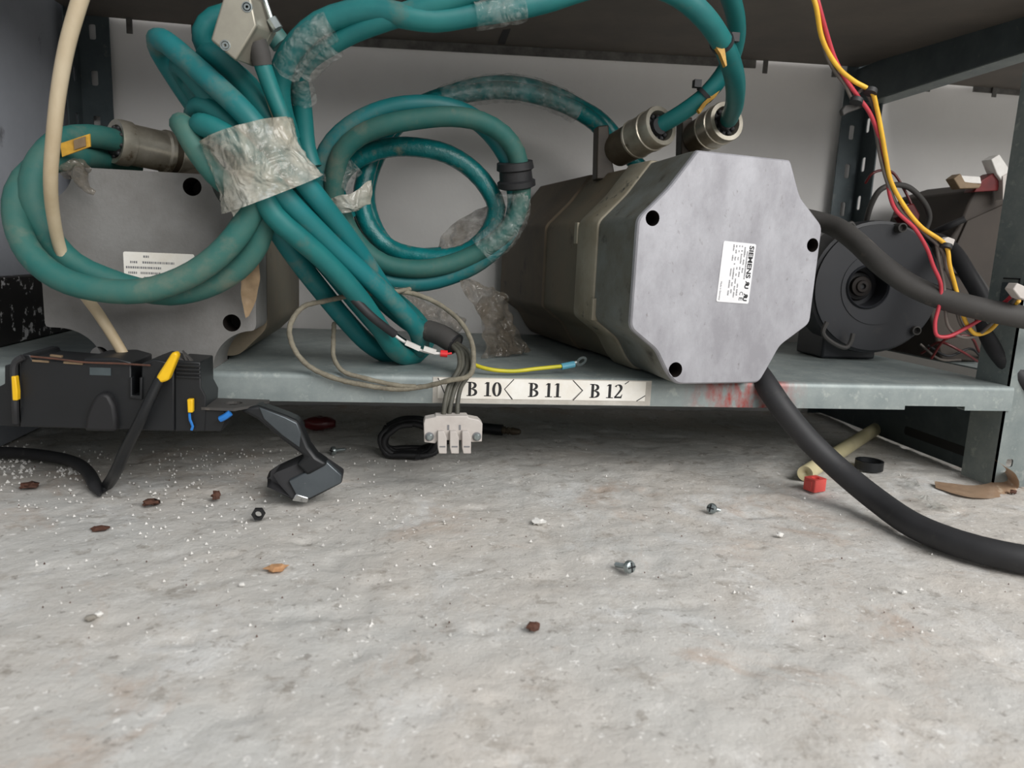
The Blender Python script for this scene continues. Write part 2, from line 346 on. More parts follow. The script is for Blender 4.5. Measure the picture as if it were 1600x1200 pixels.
# upper board: underside, sagging rear rim
def rim_z(x):
    px = [(-.45, .528), (-.33, .527), (-.125, .527), (.1, .533), (.33, .539), (.55, .545), (.725, .548)]
    return float(np.interp(x, [a for a, _ in px], [b for _, b in px]))
mb = MB(); N_ = 24; top = []; bot = []
for t in (0, .018):
    for i in range(N_+1):
        x = XL+(XR-XL)*i/N_
        for y in (0, .1, .2, .3, YB): mb.vert((x, y, (.535*(1-y/YB)+(rim_z(x)+.012)*(y/YB))+t))
n5 = 5; half = (N_+1)*n5
for i in range(N_):
    for j in range(4):
        a = i*n5+j; mb.face((a, a+1, a+n5+1, a+n5)); mb.face((half+a, half+a+n5, half+a+n5+1, half+a+1))
    for j, k in ((0, 0), (4, 4)): a = i*n5+j; mb.face((a, a+n5, half+a+n5, half+a))
upper = mb.obj('shelf_board', M['shelf_under'], rack); tag(upper, 'upper shelf board seen from below, brown grey underside')
mb = MB()
rx0, rx1 = P(300, 60, YB).x, P(1180, 100, YB).x
mb.loft([[Vector((x, YB-.003, rim_z(x)+.013)), Vector((x, YB, rim_z(x)+.013)), Vector((x, YB, rim_z(x))), Vector((x, YB-.003, rim_z(x)))] for x in np.linspace(rx0, rx1, 30)])
mb.obj('rear_rim', M['rim'], upper)
for px, py in ((202, 38), (1196, 102), (1304, 108), (1556, 0)):
    if px > 1500: continue
    c = P(px, py, YB-.006); mb = MB(); mb.box((c.x-.004, c.y-.001, c.z-.012), (c.x+.004, c.y+.001, c.z+.014)); mb.obj('clip', M['rim'], upper, bevel=.0006)
a, c = P(792, 40, .30), P(782, 82, .385)
mb = MB(); zz = (.535*(1-.34/YB)+(rim_z(.15)+.012)*(.34/YB))-.0012
mb.poly3([(a.x-.004, .29, zz), (a.x+.006, .29, zz), (c.x+.006, .385, zz), (c.x-.004, .385, zz)], (0, 0, .001)); mb.obj('slot', M['ink'], upper)
mb = MB(); mb.box((XL, -.001, .536), (XR, .0015, .562)); mb.obj('front_rim', M['galv_dark'], upper)
# posts
def slotted(mb, w, z0, z1, fr, slots):
    loops = [[(0, z0), (w, z0), (w, z1), (0, z1)]]
    for u0, za, zb in slots: loops.append(rrect(u0-.0045, za, u0+.0045, zb, .003))
    plate(mb, loops, fr, .002)
def corner(name, flange_dir, x, y, ydir, wm, wf, slots_a, slots_b, m, z1=.62):
    mb = MB(); sx = flange_dir
    slotted(mb, wf, 0, z1, lambda u, v, d: Vector((x+sx*u, y+d*ydir, v)), slots_a)
    slotted(mb, wm, 0, z1, lambda u, v, d: Vector((x+sx*d, y+ydir*u, v)), slots_b)
    return mb.obj(name, m, rack, sm=0)
zsl = [.03+.06*k for k in range(10)]
corner('post', -1, XP, YB+.004, -1, .045, .04, [(.02, z, z+.022) for z in zsl], [(.015, z+.01, z+.032) for z in zsl], M['galv_dark'])
corner('post', 1, XL, YB+.004, -1, .045, .042, [(.02, z, z+.02) for z in zsl], [(.02, z, z+.02) for z in zsl], M['galv_dark'])
FX = .687
mb = MB()
slotted(mb, .045, 0, .62, lambda u, v, d: Vector((FX+u, .003+d, v)), [(.018, .024, .034)]+[(.02, z+.03, z+.05) for z in (.26, .32, .38)])
slotted(mb, .05, 0, .62, lambda u, v, d: Vector((FX+d, .003+u, v)), [])
fp = mb.obj('post', M['galv'], rack, sm=0); tag(fp, 'front right corner post')
mb = MB(); c = P(1572, 405, .02)                  # pressed latch tab in the post flange
mb.box((FX-.002, .0115, .205), (FX, .034, .238)); mb.obj('latch_tab', M['galv_dark'], fp, bevel=.001)
mb = MB(); mb.box((FX-.001, .010, .2), (FX+.001, .0115, .243)); mb.box((FX-.001, .010, .2415), (FX+.001, .034, .243)); mb.obj('latch_slot', M['ink'], fp)
corner('post', 1, XL, -.003, 1, .045, .04, [], [], M['galv'])
mb = MB(); mb.box((.70, .0, .503), (.702, YB, .556)); mb.box((.70, .0, .501), (.73, YB, .503))
b_ = mb.obj('side_beam', M['galv_dark'], rack)
mb = MB(); mb.box((.7022, .0, .4995), (.731, YB, .5008)); mb.obj('beam_flange_lit', M['galv'], rack)  # floor bounce light on the flange is painted as this paler strip
mb = MB(); plate(mb, [[(.0, .002), (YB-.05, .002), (YB-.05, ZL), (.0, ZL)]], lambda u, v, d: Vector((.704+d, .052+u, v)), .002)
spl = mb.obj('side_plate', M['galv_dark'], rack, sm=0)
mb = MB(); plate(mb, [rrect(.012, .018, .135, .030, .004)], lambda u, v, d: Vector((.7036+d, .052+u, v)), .0006); mb.obj('slot', M['ink'], spl, sm=0)  # dark strip paints the shade of the opening, no hole is cut
# arrow shaped paper labels on the lip
def strip(pts, w):
    v = []; f = []
    for i, p in enumerate(pts):
        p = Vector(p); a = Vector(pts[max(i-1, 0)]); b = Vector(pts[min(i+1, len(pts)-1)]); t = (b-a).normalized(); n = Vector((-t.y, t.x)); ww = w[i] if isinstance(w, (list, tuple)) else w
        v += [tuple(p+n*ww/2), tuple(p-n*ww/2)]
    f = [(2*i, 2*i+1, 2*i+3, 2*i+2) for i in range(len(pts)-1)]; return v, f
def arc(cx, cy, rx, ry, a0, a1, n): return [(cx+rx*math.cos(a0+(a1-a0)*i/n), cy+ry*math.sin(a0+(a1-a0)*i/n)) for i in range(n+1)]
def glyph(ch):                            # bold serif characters, unit height, returns list of (verts, faces), advance
    o = []
    def rect(x0, y0, x1, y1): o.append(([(x0,y0),(x1,y0),(x1,y1),(x0,y1)], [(0,1,2,3)]))
    if ch == 'B':
        rect(.1, 0, .28, 1); rect(0, 0, .35, .06); rect(0, .94, .35, 1); rect(.2, .48, .36, .55)
        for cy, ry, rx in ((.755, .22, .20), (.27, .245, .25)):
            p = arc(.33, cy, rx, ry-.03, PI/2, -PI/2, 12); o.append(strip(p, [.06+.12*math.sin(PI*i/12) for i in range(13)]))
        return o, .72
    if ch == '1':
        rect(.2, 0, .38, 1); rect(.06, 0, .52, .06); o.append(([(.06,.86),(.2,.88),(.3,1),(.2,1)], [(0,1,2,3)])); return o, .58
    if ch == '0':
        p = arc(.29, .5, .21, .47, 0, 2*PI, 28); o.append(strip(p, [.06+.13*abs(math.cos(2*PI*i/28)) for i in range(29)])); return o, .64
    if ch == '2':
        p = arc(.26, .72, .20, .24, 2.7, -.5, 12)+[(.30,.38),(.16,.2),(.06,.06)]
        o.append(strip(p, [.14,.1,.07,.06,.07,.1,.14,.17,.19,.19,.18,.16,.14,.12,.1,.08])); rect(.03, 0, .5, .13); o.append(([(.5,0),(.56,.28),(.52,.28),(.44,.13)], [(0,1,2,3)])); return o, .64
    return o, .32
def label_text(mb, s, x, z, hgt, m, squeeze=1.0):
    for ch in s:
        g, adv = glyph(ch)
        for v, f in g: mb.add([Vector((x+a*hgt*squeeze, -.00105, z+b*hgt)) for a, b in v], f, m)
        x += adv*hgt*squeeze
def X0(px): return P(px, 613, 0).x
z0, z1, zm = .0975, .1185, .108
def paper(outline, text, tx, tz, mats, arrows=()):
    mb = MB(); mb.poly3([(x, -.0009, z) for x, z in outline], (0, .0008, 0), 0)
    if text: label_text(mb, text, tx, tz, .0148, 1, 1.1)
    for L in arrows:
        v, f = strip(L, .0009); mb.add([Vector((a, -.00105, b)) for a, b in v], f, 1)
    return mb.obj('paper_label', mats, lower, sm=0)
mb = MB(); mb.poly3([(X0(676), -.0004, ZL+.0005), (X0(1017), -.0004, ZL+.0005), (X0(1017), -.0004, .1195), (X0(676), -.0004, .1195)], (0, .0003, 0)); mb.obj('clear_tape', M['strip_film'], lower, sm=0)
p = lambda a: X0(a)
tag(paper([(p(684), z0), (p(799), z0), (p(787), zm), (p(801), z1), (p(684), z1)], 'B 10', p(729), zm-.0077, [M['paper'], M['ink']], [[(p(684), z1), (p(698), z0)]]), 'white arrow label reading B 10')
tag(paper([(p(801), z0), (p(893), z0), (p(908), zm), (p(893), z1), (p(801), z1), (p(788), zm)], 'B 11', p(825), zm-.0077, [M['paper'], M['ink']], [[(p(802), z1), (p(788), zm), (p(801), z0)]]), 'white arrow label reading B 11')
tag(paper([(p(896), z0), (p(1008), z0), (p(1008), z1), (p(894), z1), (p(910), zm)], 'B 12', p(921), zm-.0077, [M['paper'], M['ink']], [[(p(894), z1), (p(910), zm), (p(896), z0)], [(p(975), z1-.003), (p(981), z1)], [(p(995), z0), (p(1008), z0+.006)]]), 'white arrow label reading B 12')

# next bay to the right
bay = thing('metal_shelving', 'neighbouring shelving bay at the right edge, beyond the right corner post', 'shelving', (1.2, .2, 0))
mb = MB(); mb.box((.765, .02, .119), (1.7, YB, .121)); mb.box((.765, .02, .092), (1.7, .0215, .121)); mb.obj('shelf_board', M['shelf'], bay)
mb = MB(); mb.box((.765, .0, .545), (1.7, YB, .563)); ub = mb.obj('shelf_board', M['shelf_under'], bay)
mb = MB(); a = P(1522, 125, YB).x; mb.box((a, YB-.003, .537), (1.7, YB, .55)); mb.obj('rear_rim', M['rim'], ub)
for px, py in ((1453, 115), (1557, 122)):
    c = P(px, py, YB-.006); mb = MB(); mb.box((c.x-.004, c.y-.001, .53), (c.x+.004, c.y+.001, .55)); mb.obj('clip', M['rim'], ub, bevel=.0006)
for x in (1.62, 1.66):
    for y in (.01, YB-.04): mb = MB(); mb.box((x, y, 0), (x+.03, y+.03, .6)); mb.obj('post', M['galv_dark'], bay)

# black flecked box on the shelf behind the left motor
mb = MB(); mb.box((-.447, .115, ZT+.001), (-.434+.0, .39, .197)); 
mb.v = [(x if x > -.44 else -.4475, y, z) for x, y, z in mb.v]
tag(mb.obj('metal_plate', M['flecked'], bevel=.002), 'black plate flecked with white paint standing on edge at the left end of the shelf', 'plate')

# ------------------------------------------------------------------ right motor
PHI = math.radians(10); eu = Vector((math.cos(PHI), math.sin(PHI), 0)); ed = Vector((-math.sin(PHI), math.cos(PHI), 0))
MO = Vector((.218, -.046, ZT+.001))
def mfr(u, v, d): return MO + eu*u + ed*d + Vector((0, 0, v))
outl = [(.057,0),(.156,0),(.163,.012),(.178,.040),(.213,.064),(.215,.166),(.183,.194),(.168,.226),(.166,.229),(.059,.230),(.056,.226),(.031,.193),(0,.162),(0,.057),(.031,.035),(.045,.012)]
om = [(p_.x, p_.y) for p_ in round_poly(outl, .006, 3)]; cu, cv = .1075, .115
def sc(L, k): return [(cu+(a-cu)*k, cv+(b-cv)*k) for a, b in L]
motor = thing('servo_motor', 'large servo motor with bright eight-sided end plate, right half of the shelf', 'motor', tuple(mfr(cu, 0, .2)))
holes = [circ(.0155, .163, .0075), circ(.2045, .146, .0072), circ(.054, .0155, .0078)]
mb = MB(); v, f = fill2d([sc(om, .982)]+holes); mb.add([mfr(a, b, 0) for a, b in v], f, 0)
mb.loft([[mfr(a, b, 0) for a, b in sc(om, .982)], [mfr(a, b, .0016) for a, b in sc(om, .995)], [mfr(a, b, .005) for a, b in om]], 0, False, False)
for hl in holes: mb.loft([[mfr(a, b, 0) for a, b in hl], [mfr(a, b, .03) for a, b in hl]], 1, False, True)
mb.obj('end_plate', [M['cast'], M['hole']], motor, sm=30)
mb = MB(); mb.loft([[mfr(a, b, d) for a, b in sc(om, s_)] for d, s_ in ((.005, .998), (.02, .998), (.095, .975))], 0, False, True)
mb.obj('end_cap', M['cast_side'], motor, sm=30)
mb = MB(); mb.loft([[mfr(a, b, d) for a, b in sc(om, s_)] for d, s_ in ((.093, .955), (.093, .99), (.096, 1.0), (.143, 1.0), (.146, .99), (.146, .955))], 0, False, False)
# raised lugs at the corners of the flange
for v_, d0, d1 in ((.150, .143, .152), (.068, .088, .096)): mb.box((-.0015, v_-.012, d0), (.01, v_+.012, d1), 0, Matrix(((eu.x, 0, ed.x, MO.x), (eu.y, 0, ed.y, MO.y), (0, 1, 0, MO.z), (0, 0, 0, 1))))
mb.obj('flange', M['flange'], motor, sm=30, bevel=.001)
mb = MB(); mb.loft([[mfr(a, b, d) for a, b in sc(om, s_)] for d, s_ in ((.145, .97), (.252, .965))], 0, False, True); mb.obj('housing', M['body'], motor, sm=30)
mb = MB(); mb.loft([[mfr(a, b, d) for a, b in sc(om, s_)] for d, s_ in ((.250, .94), (.256, .985), (.44, .975), (.446, .95))], 0); mb.obj('rear_housing', M['body_dark'], motor, sm=30)
# rating plate: text runs downward
mb = MB(); La, Lb = .0605, .0385
def lfr(a, b, e=0): 
    t = math.radians(-2.4); aa = a*math.cos(t)-b*math.sin(t); bb = a*math.sin(t)+b*math.cos(t)
    return mfr(.0965+bb, .1455-aa, -.0006-e)
ol = rrect(0, 0, La, Lb, .0022); v, f = fill2d([ol]); mb.add([lfr(a, b) for a, b in v], f, 0); mb.loft([[lfr(a, b) for a, b in ol], [lfr(a, b, -.0006) for a, b in ol]], 0, False, False)
def put(s, a, b, size, bold=0, m=1, mirror=False, fit=None):
    v, f = text2d(s, size, bold); 
    if fit: w = max(x for x, _ in v)-min(x for x, _ in v); k = fit/w
    else: k = 1
    if mirror: mx = max(x for x, _ in v); v = [(mx-x, y) for x, y in v]
    mb.add([lfr(a+x*k, b+y, .0002) for x, y in v], f, m)
put('SIEMENS', .0022, .0312, .0072, .03, fit=.0325)
for a0 in (.0375, .0500):
    put('R', a0, .0318, .0062, .05, mirror=True, fit=.0038); put('U', a0+.0036, .0312, .0062, .05, fit=.0042)
put('C', .0485, .0262, .006, .0, fit=.0034); put('E', .0540, .0262, .006, .0, fit=.0030)
put('Made in Germany', .040, .0024, .0022, .0, fit=.0185)
rl = random.Random(3)
for b0, spans in ((.0285, [(.008,.036)]), (.0252, [(.004,.014),(.0165,.022),(.025,.030)]), (.0218, [(.003,.0045),(.0075,.009),(.011,.021),(.024,.027),(.029,.034),(.041,.045),(.0465,.053)]), (.0185, [(.003,.0045),(.008,.0095),(.0145,.0175),(.0245,.027),(.031,.0335),(.036,.041),(.0435,.048),(.0495,.055)]), (.0150, [(.003,.005),(.0075,.011),(.0145,.018),(.021,.0225),(.0255,.037),(.040,.044),(.047,.051)]), (.0118, [(.0025,.009),(.013,.0185),(.0265,.034),(.038,.046),(.0485,.0535)])):
    for a0, a1 in spans:
        a = a0
        while a < a1:
            w = rl.uniform(.0006, .0013); hh = rl.uniform(.0011, .0016)
            mb.add([lfr(a, b0, .0002), lfr(min(a+w, a1), b0, .0002), lfr(min(a+w, a1), b0+hh, .0002), lfr(a, b0+hh, .0002)], [(0,1,2,3)], 2); a += w+.00035
mb.obj('rating_plate', [M['metal_label'], M['ink'], M['ink_soft']], motor, sm=0)
# connector sockets on top
def socket(c0, c1, r, base_px, y, parent):
    ax = (c1-c0); L_ = ax.length
    mb = MB(); mb.lathe(c0, ax, [(-.004, r*.5), (-.004, r*.92), (L_*.4, r*.95), (L_*.41, r*1.0)], 28); mb.obj('socket', M['bronze'], parent)
    mb = MB(); prof = [(L_*.40, r*.9), (L_*.40, r*1.02), (L_*.44, r*1.04), (L_*.45, r), (L_*.72, r*1.0), (L_*.73, r*1.05), (L_*.78, r*1.05), (L_*.79, r*.99), (L_*.96, r*1.04), (L_, r*1.0), (L_, r*.78), (L_*.82, r*.74)]
    mb.lathe(c0, ax, prof, 28); o = mb.obj('coupling_nut', M['nickel'], parent)
    mb = MB(); mb.lathe(c0, ax, [(L_*.80, r*.76), (L_*.86, r*.7), (L_*.87, r*.45), (L_*.97, r*.42), (L_*.97, r*.2)], 20)
    A = ax.normalized(); Nn = A.orthogonal().normalized(); Bb = A.cross(Nn)
    for k in range(10):
        a = 2*PI*k/10; q = c0+ax*.9+(Nn*math.cos(a)+Bb*math.sin(a))*r*.58; mb.sphere(q, r*.13)
    mb.obj('gland', M['black_rub'], o)
    mb = MB(); mb.pxp(base_px, y, .022); mb.obj('bracket', M['bracket'], parent, bevel=.0015)
CF0, CF1 = P(968, 232, .17), P(1033, 196, .105)
socket(CF0, CF1, .0225, [(934, 197), (951, 195), (955, 240), (960, 268), (961, 280), (932, 280)], .165, motor)
CB0, CB1 = P(1092, 214, .205), P(1136, 189, .15)
socket(CB0, CB1, .0235, [(1066, 187), (1082, 183), (1084, 230), (1092, 245), (1092, 262), (1064, 262)], .205, motor)

# ------------------------------------------------------------------ left motor
LO = Vector((-.338, .013, ZT+.001)); LWID, LHGT = .193, .185
def lmf(u, v, d): return LO + Vector((u, d, v))
def notch(cx, cy, r, a0, a1, n=7): return [(cx+r*math.cos(a0+(a1-a0)*i/n), cy+r*math.sin(a0+(a1-a0)*i/n)) for i in range(n+1)]
nr = .032
lol = []
lol += [(.056, 0)] + [(.153, 0)]
lol += notch(LWID-.002, -.002+0, .040, PI, PI/2)[0:]
lol += [(LWID, .043), (LWID, LHGT-.043)]
lol += notch(LWID, LHGT, .040, 3*PI/2, PI)
lol += [(.146, LHGT), (.037, LHGT)]
lol += notch(.0, LHGT, .033, 0, -PI/2)
lol += [(0, LHGT-.036), (0, .036)]
lol += notch(.012, -.004, .040, PI/2, 0)
ll = [(p_.x, p_.y) for p_ in round_poly(lol, .004, 2)]
lmotor = thing('servo_motor', 'grey servo motor with notched square end plate, left, behind the hanging cable loop', 'motor', tuple(lmf(.09, 0, .12)))
hl = [circ(.0115, .140, .0080), circ(.137, LHGT-.012, .0085), circ(.170, .045, .0085), circ(.047, .010, .0085)]
mb = MB(); v, f = fill2d([ll]+hl); mb.add([lmf(a, b, 0) for a, b in v], f, 0)
mb.loft([[lmf(a, b, d) for a, b in ll] for d in (0, .06)], 0, False, True)
for q in hl: mb.loft([[lmf(a, b, 0) for a, b in q], [lmf(a, b, .035) for a, b in q]], 1, False, True)
mb.obj('end_plate', [M['cast_shaded'], M['hole']], lmotor, sm=30)
mb = MB(); bo = [(p_.x, p_.y) for p_ in round_poly([(.03,.004),(.163,.004),(LWID+.0,.034),(LWID+.0,.15),(.163,.181),(.03,.181),(.002,.15),(.002,.034)], .008, 3)]
mb.loft([[lmf(a, b, d) for a, b in bo] for d in (.058, .30)]); mb.obj('housing', M['body'], lmotor, sm=30)
mb = MB()
def nfr(a, b, e=0): return lmf(.073+a, .079+b, -.0005-e)
ol = rrect(0, 0, .064, .031, .002); v, f = fill2d([ol]); mb.add([nfr(a, b) for a, b in v], f, 0); mb.loft([[nfr(a, b) for a, b in ol], [nfr(a, b, -.0005) for a, b in ol]], 0, False, False)
for b0, spans in ((.026, [(.018,.023)]), (.0205, [(.006,.012),(.017,.046)]), (.0155, [(.002,.034)]), (.0105, [(.004,.012),(.015,.033)]), (.006, [(.018,.03)])):
    for a0, a1 in spans:
        a = a0
        while a < a1:
            w = rl.uniform(.0006, .0016); mb.add([nfr(a, b0, .0002), nfr(a+w, b0, .0002), nfr(a+w, b0+.002, .0002), nfr(a, b0+.002, .0002)], [(0,1,2,3)], 1); a += w+.0006
mb.obj('rating_plate', [M['paper'], M['ink_soft']], lmotor, sm=0)
# socket of the left motor
LS0, LS1 = P(300, 246, .13), P(180, 221, .075)
ax = LS1-LS0; Ls = ax.length
mb = MB(); mb.lathe(LS0, ax, [(-.01, .010), (-.01, .021), (Ls*.38, .0215), (Ls*.38, .017)], 28); lsock = mb.obj('socket', M['bronze'], lmotor)
mb = MB(); c = LS0+ax*.02; mb.box((c.x-.02, c.y-.018, ZT+.183), (c.x+.014, c.y+.018, c.z-.012)); mb.obj('socket_base', M['bronze'], lmotor, bevel=.002)

# ------------------------------------------------------------------ fan motor (right)
FC = P(1371, 450, .17); FR = .089
fan = thing('blower_motor', 'round matt black blower motor with bored hub, right of the large servo motor', 'motor', (FC.x, FC.y+.05, ZT))
fax = Vector((-.12, -1, .0)).normalized()
mb = MB(); mb.lathe(FC, -fax, [(.03, .002), (.03, FR*.9), (.0045, FR*.93), (.006, FR*.985), (.014, FR), (.055, FR), (.058, FR*.94), (.10, FR*.9), (.115, FR*.7)], 56)
fu = Vector((-fax.y, fax.x, 0)).normalized()
plate(mb, [circ(0, 0, FR*.94, 56), circ(-.0135, .001, .0262, 36)], lambda u, v, d: FC+fu*u+Vector((0, 0, v))-fax*d, .0045)
plate(mb, [circ(0, 0, FR*.55, 48), circ(-.0135, .001, .0262, 36)], lambda u, v, d: FC+fu*u+Vector((0, 0, v))+fax*(.0012-d), .0012)
mb.obj('casing', M['fan'], fan)
hubc = FC + fu*(-.0135) + Vector((0, 0, .001))
mb = MB(); mb.lathe(hubc, fax, [(-.028, .0262), (.0, .0262), (.003, .0268), (.0042, .0278), (.003, .0292), (.0, .03)], 36); mb.f = mb.f[:-2]; mb.m = mb.m[:-2]; mb.obj('hub_ring', M['fan'], fan)
mb = MB(); mb.lathe(hubc, fax, [(-.028, .020), (-.024, .018), (-.023, .0135), (-.016, .013), (-.015, .0085), (-.012, .0075), (-.0118, .004), (-.015, .003)], 28, mats=[1, 1, 0, 0, 0, 0, 1]); mb.obj('shaft', [M['hole'], M['ink']], fan)  # recess shade is put into the black annulus and dark shaft colour
for px, py in ((1407, 356), (1429, 516)):
    c = P(px, py, .163); mb = MB(); mb.lathe(c, fax, [(-.012, .0065), (.006, .006), (.0065, .0045), (.0, .0035)], 16); mb.obj('screw_boss', M['grey_rub'], fan)
mb = MB(); mb.tube(path((1292, 503, .158), (1286, 520, .158), (1300, 535, .158), (1322, 543, .158), (1329, 535, .158), (1333, 521, .158)), .003, 8); mb.obj('tab', M['grey_rub'], fan)
mb = MB(); mb.tube(path((1318, 357, .16), (1330, 348, .16), (1334, 352, .16), (1338, 370, .16)), .0024, 8); mb.obj('tab', M['grey_rub'], fan)
mb = MB(); mb.box((FC.x-.05, FC.y+.03, ZT+.001), (FC.x+.03, FC.y+.10, FC.z-.05)); mb.obj('foot', M['fan'], fan, bevel=.003)

# ------------------------------------------------------------------ brown box in the next bay
bb = thing('power_supply', 'brown sheet metal box tilted in the neighbouring bay behind the right post', 'box', tuple(P(1560, 560, .2)*1.0))
mb = MB(); poly = [(1440, 440), (1500, 352), (1522, 298), (1572, 282), (1640, 310), (1640, 572), (1470, 572)]
pts = [P(a, c, .2) for a, c in poly]; pts[-1].z = pts[-2].z = ZT+.001
mb.poly3(pts, (0, .16, 0)); mb.obj('case', M['brown_box'], bb, bevel=.003)
mb = MB(); mb.poly3([P(a, c, .196) for a, c in ((1478, 420), (1512, 345), (1572, 318), (1600, 330), (1600, 440), (1560, 460))], (0, .0035, 0)); mb.obj('cover_plate', M['brown_box'], bb, bevel=.001)
mc = thing('plug', 'white four-way plug sitting on top of the brown box at the right', 'connector', tuple(P(1562, 284, .18)))
mb = MB(); mb.poly3([P(a, c, .18) for a, c in ((1549, 249), (1562, 241), (1580, 268), (1583, 280), (1567, 284), (1558, 272))], (0, .018, 0)); mb.obj('shell', M['white'], mc, bevel=.001)
mb = MB(); mb.poly3([P(a, c, .178) for a, c in ((1567, 275), (1577, 270), (1578, 312), (1567, 312))], (0, .014, 0)); mb.obj('latch', M['grey_pl'], mc, bevel=.0006)
mc2 = thing('plug', 'small white plug with brown tape on top of the brown box beside the four-way plug', 'connector', tuple(P(1520, 295, .18)))
mb = MB(); mb.poly3([P(a, c, .18) for a, c in ((1502, 274), (1532, 276), (1534, 287), (1504, 286))], (0, .014, 0)); mb.obj('shell', M['white'], mc2, bevel=.001)
mb = MB(); mb.poly3([P(a, c, .178) for a, c in ((1490, 279), (1501, 271), (1508, 284), (1534, 288), (1530, 294), (1500, 295))], (0, .016, 0)); mb.obj('tape_wrap', M['bag_tape'], mc2, bevel=.001)
mb = MB(); mb.poly3([P(a, c, .185) for a, c in ((1534, 282), (1553, 270), (1563, 285), (1560, 298), (1522, 300))], (0, .02, 0)); mb.obj('sleeve', M['lamp_red'], mc2, bevel=.001)

# ------------------------------------------------------------------ teal cables
RC = .0102
T, TD, TB, TF = M['teal'], M['teal_dusty'], M['teal_bright'], M['teal_film']
# 1. loop hanging over the left motor, plugged into it
c1 = thing('motor_cable', 'dusty teal cable hanging in a double loop in front of the left motor', 'cable', tuple(P(230, 460, -.03)))
cable('cable_loop', path((200, 226, .09), (182, 220, .072), (155, 214, .055), (120, 213, .035), (85, 225, .01), (56, 262, -.01), (50, 310, -.02), (72, 365, -.022), (115, 412, -.025), (165, 436, -.025), (215, 452, -.022), (265, 459, -.022), (320, 448, -.025), (370, 420, -.03), (402, 380, -.035), (412, 335, -.04), (405, 285, -.045), (385, 240, -.045)), .0110, TD, c1)
cable('cable_loop', path((215, 262, .12), (180, 252, .10), (145, 246, .065), (100, 248, .02), (55, 262, .0), (28, 300, -.015), (27, 350, -.03), (48, 398, -.045), (92, 434, -.052), (150, 452, -.054), (220, 455, -.054), (285, 436, -.052), (340, 400, -.052), (382, 350, -.052), (402, 300, -.052), (398, 255, -.05)), .0110, TD, c1)
mb = MB(); d_ = -ax.normalized(); e = LS1
mb.lathe(e, d_, [(.012, .012), (.004, .0135), (.0, .0165), (-.001, .0215), (.006, .0225), (.013, .0222), (.014, .0205), (.047, .0205), (.049, .0225), (.053, .0225), (.055, .021), (.060, .021), (.061, .0222), (.078, .0222), (.079, .019)], 30)
plug = mb.obj('plug', M['nickel'], c1)
mb = MB(); mb.lathe(e, d_, [(-.004, .010), (-.004, .0125), (.004, .0155), (.012, .0155)], 20)
for k in range(9):
    a = 2*PI*k/9; nn = d_.orthogonal().normalized(); bb_ = d_.cross(nn); mb.sphere(e+d_*.0+(nn*math.cos(a)+bb_*math.sin(a))*.014, .0024)
mb.obj('gland', M['black_rub'], plug)
mb = MB(); mb.poly3([P(a, c, -.002) for a, c in ((94, 224), (140, 209), (141, 229), (97, 245))], (0, .002, 0)); mb.tube(path((104, 222, .02), (108, 213, .03), (118, 209, .035), (121, 216, .025)), .0012, 6); tg = mb.obj('marker_tag', M['tagy'], c1)
mb = MB(); mb.poly3([P(a, c, -.0035) for a, c in ((115, 219), (133, 213), (134, 228), (116, 234))], (0, .0012, 0)); mb.obj('window', M['bag_tape'], tg)
# wisp of dirty film on that cable
wf = MB(); wp = path((108, 262, .0), (122, 270, -.004), (128, 283, -.004), (138, 296, -.002), (148, 302, .0))
wf.tube(wp, lambda t: .0085*(1-.75*t), 24, step=.0012, wr=(.4, 110)); wf.tube(path((112, 258, .0), (125, 255, .002), (138, 268, .0)), .0035, 16, step=.0012, wr=(.4, 140)); wf.obj('film_shred', M['film_dark'], c1)

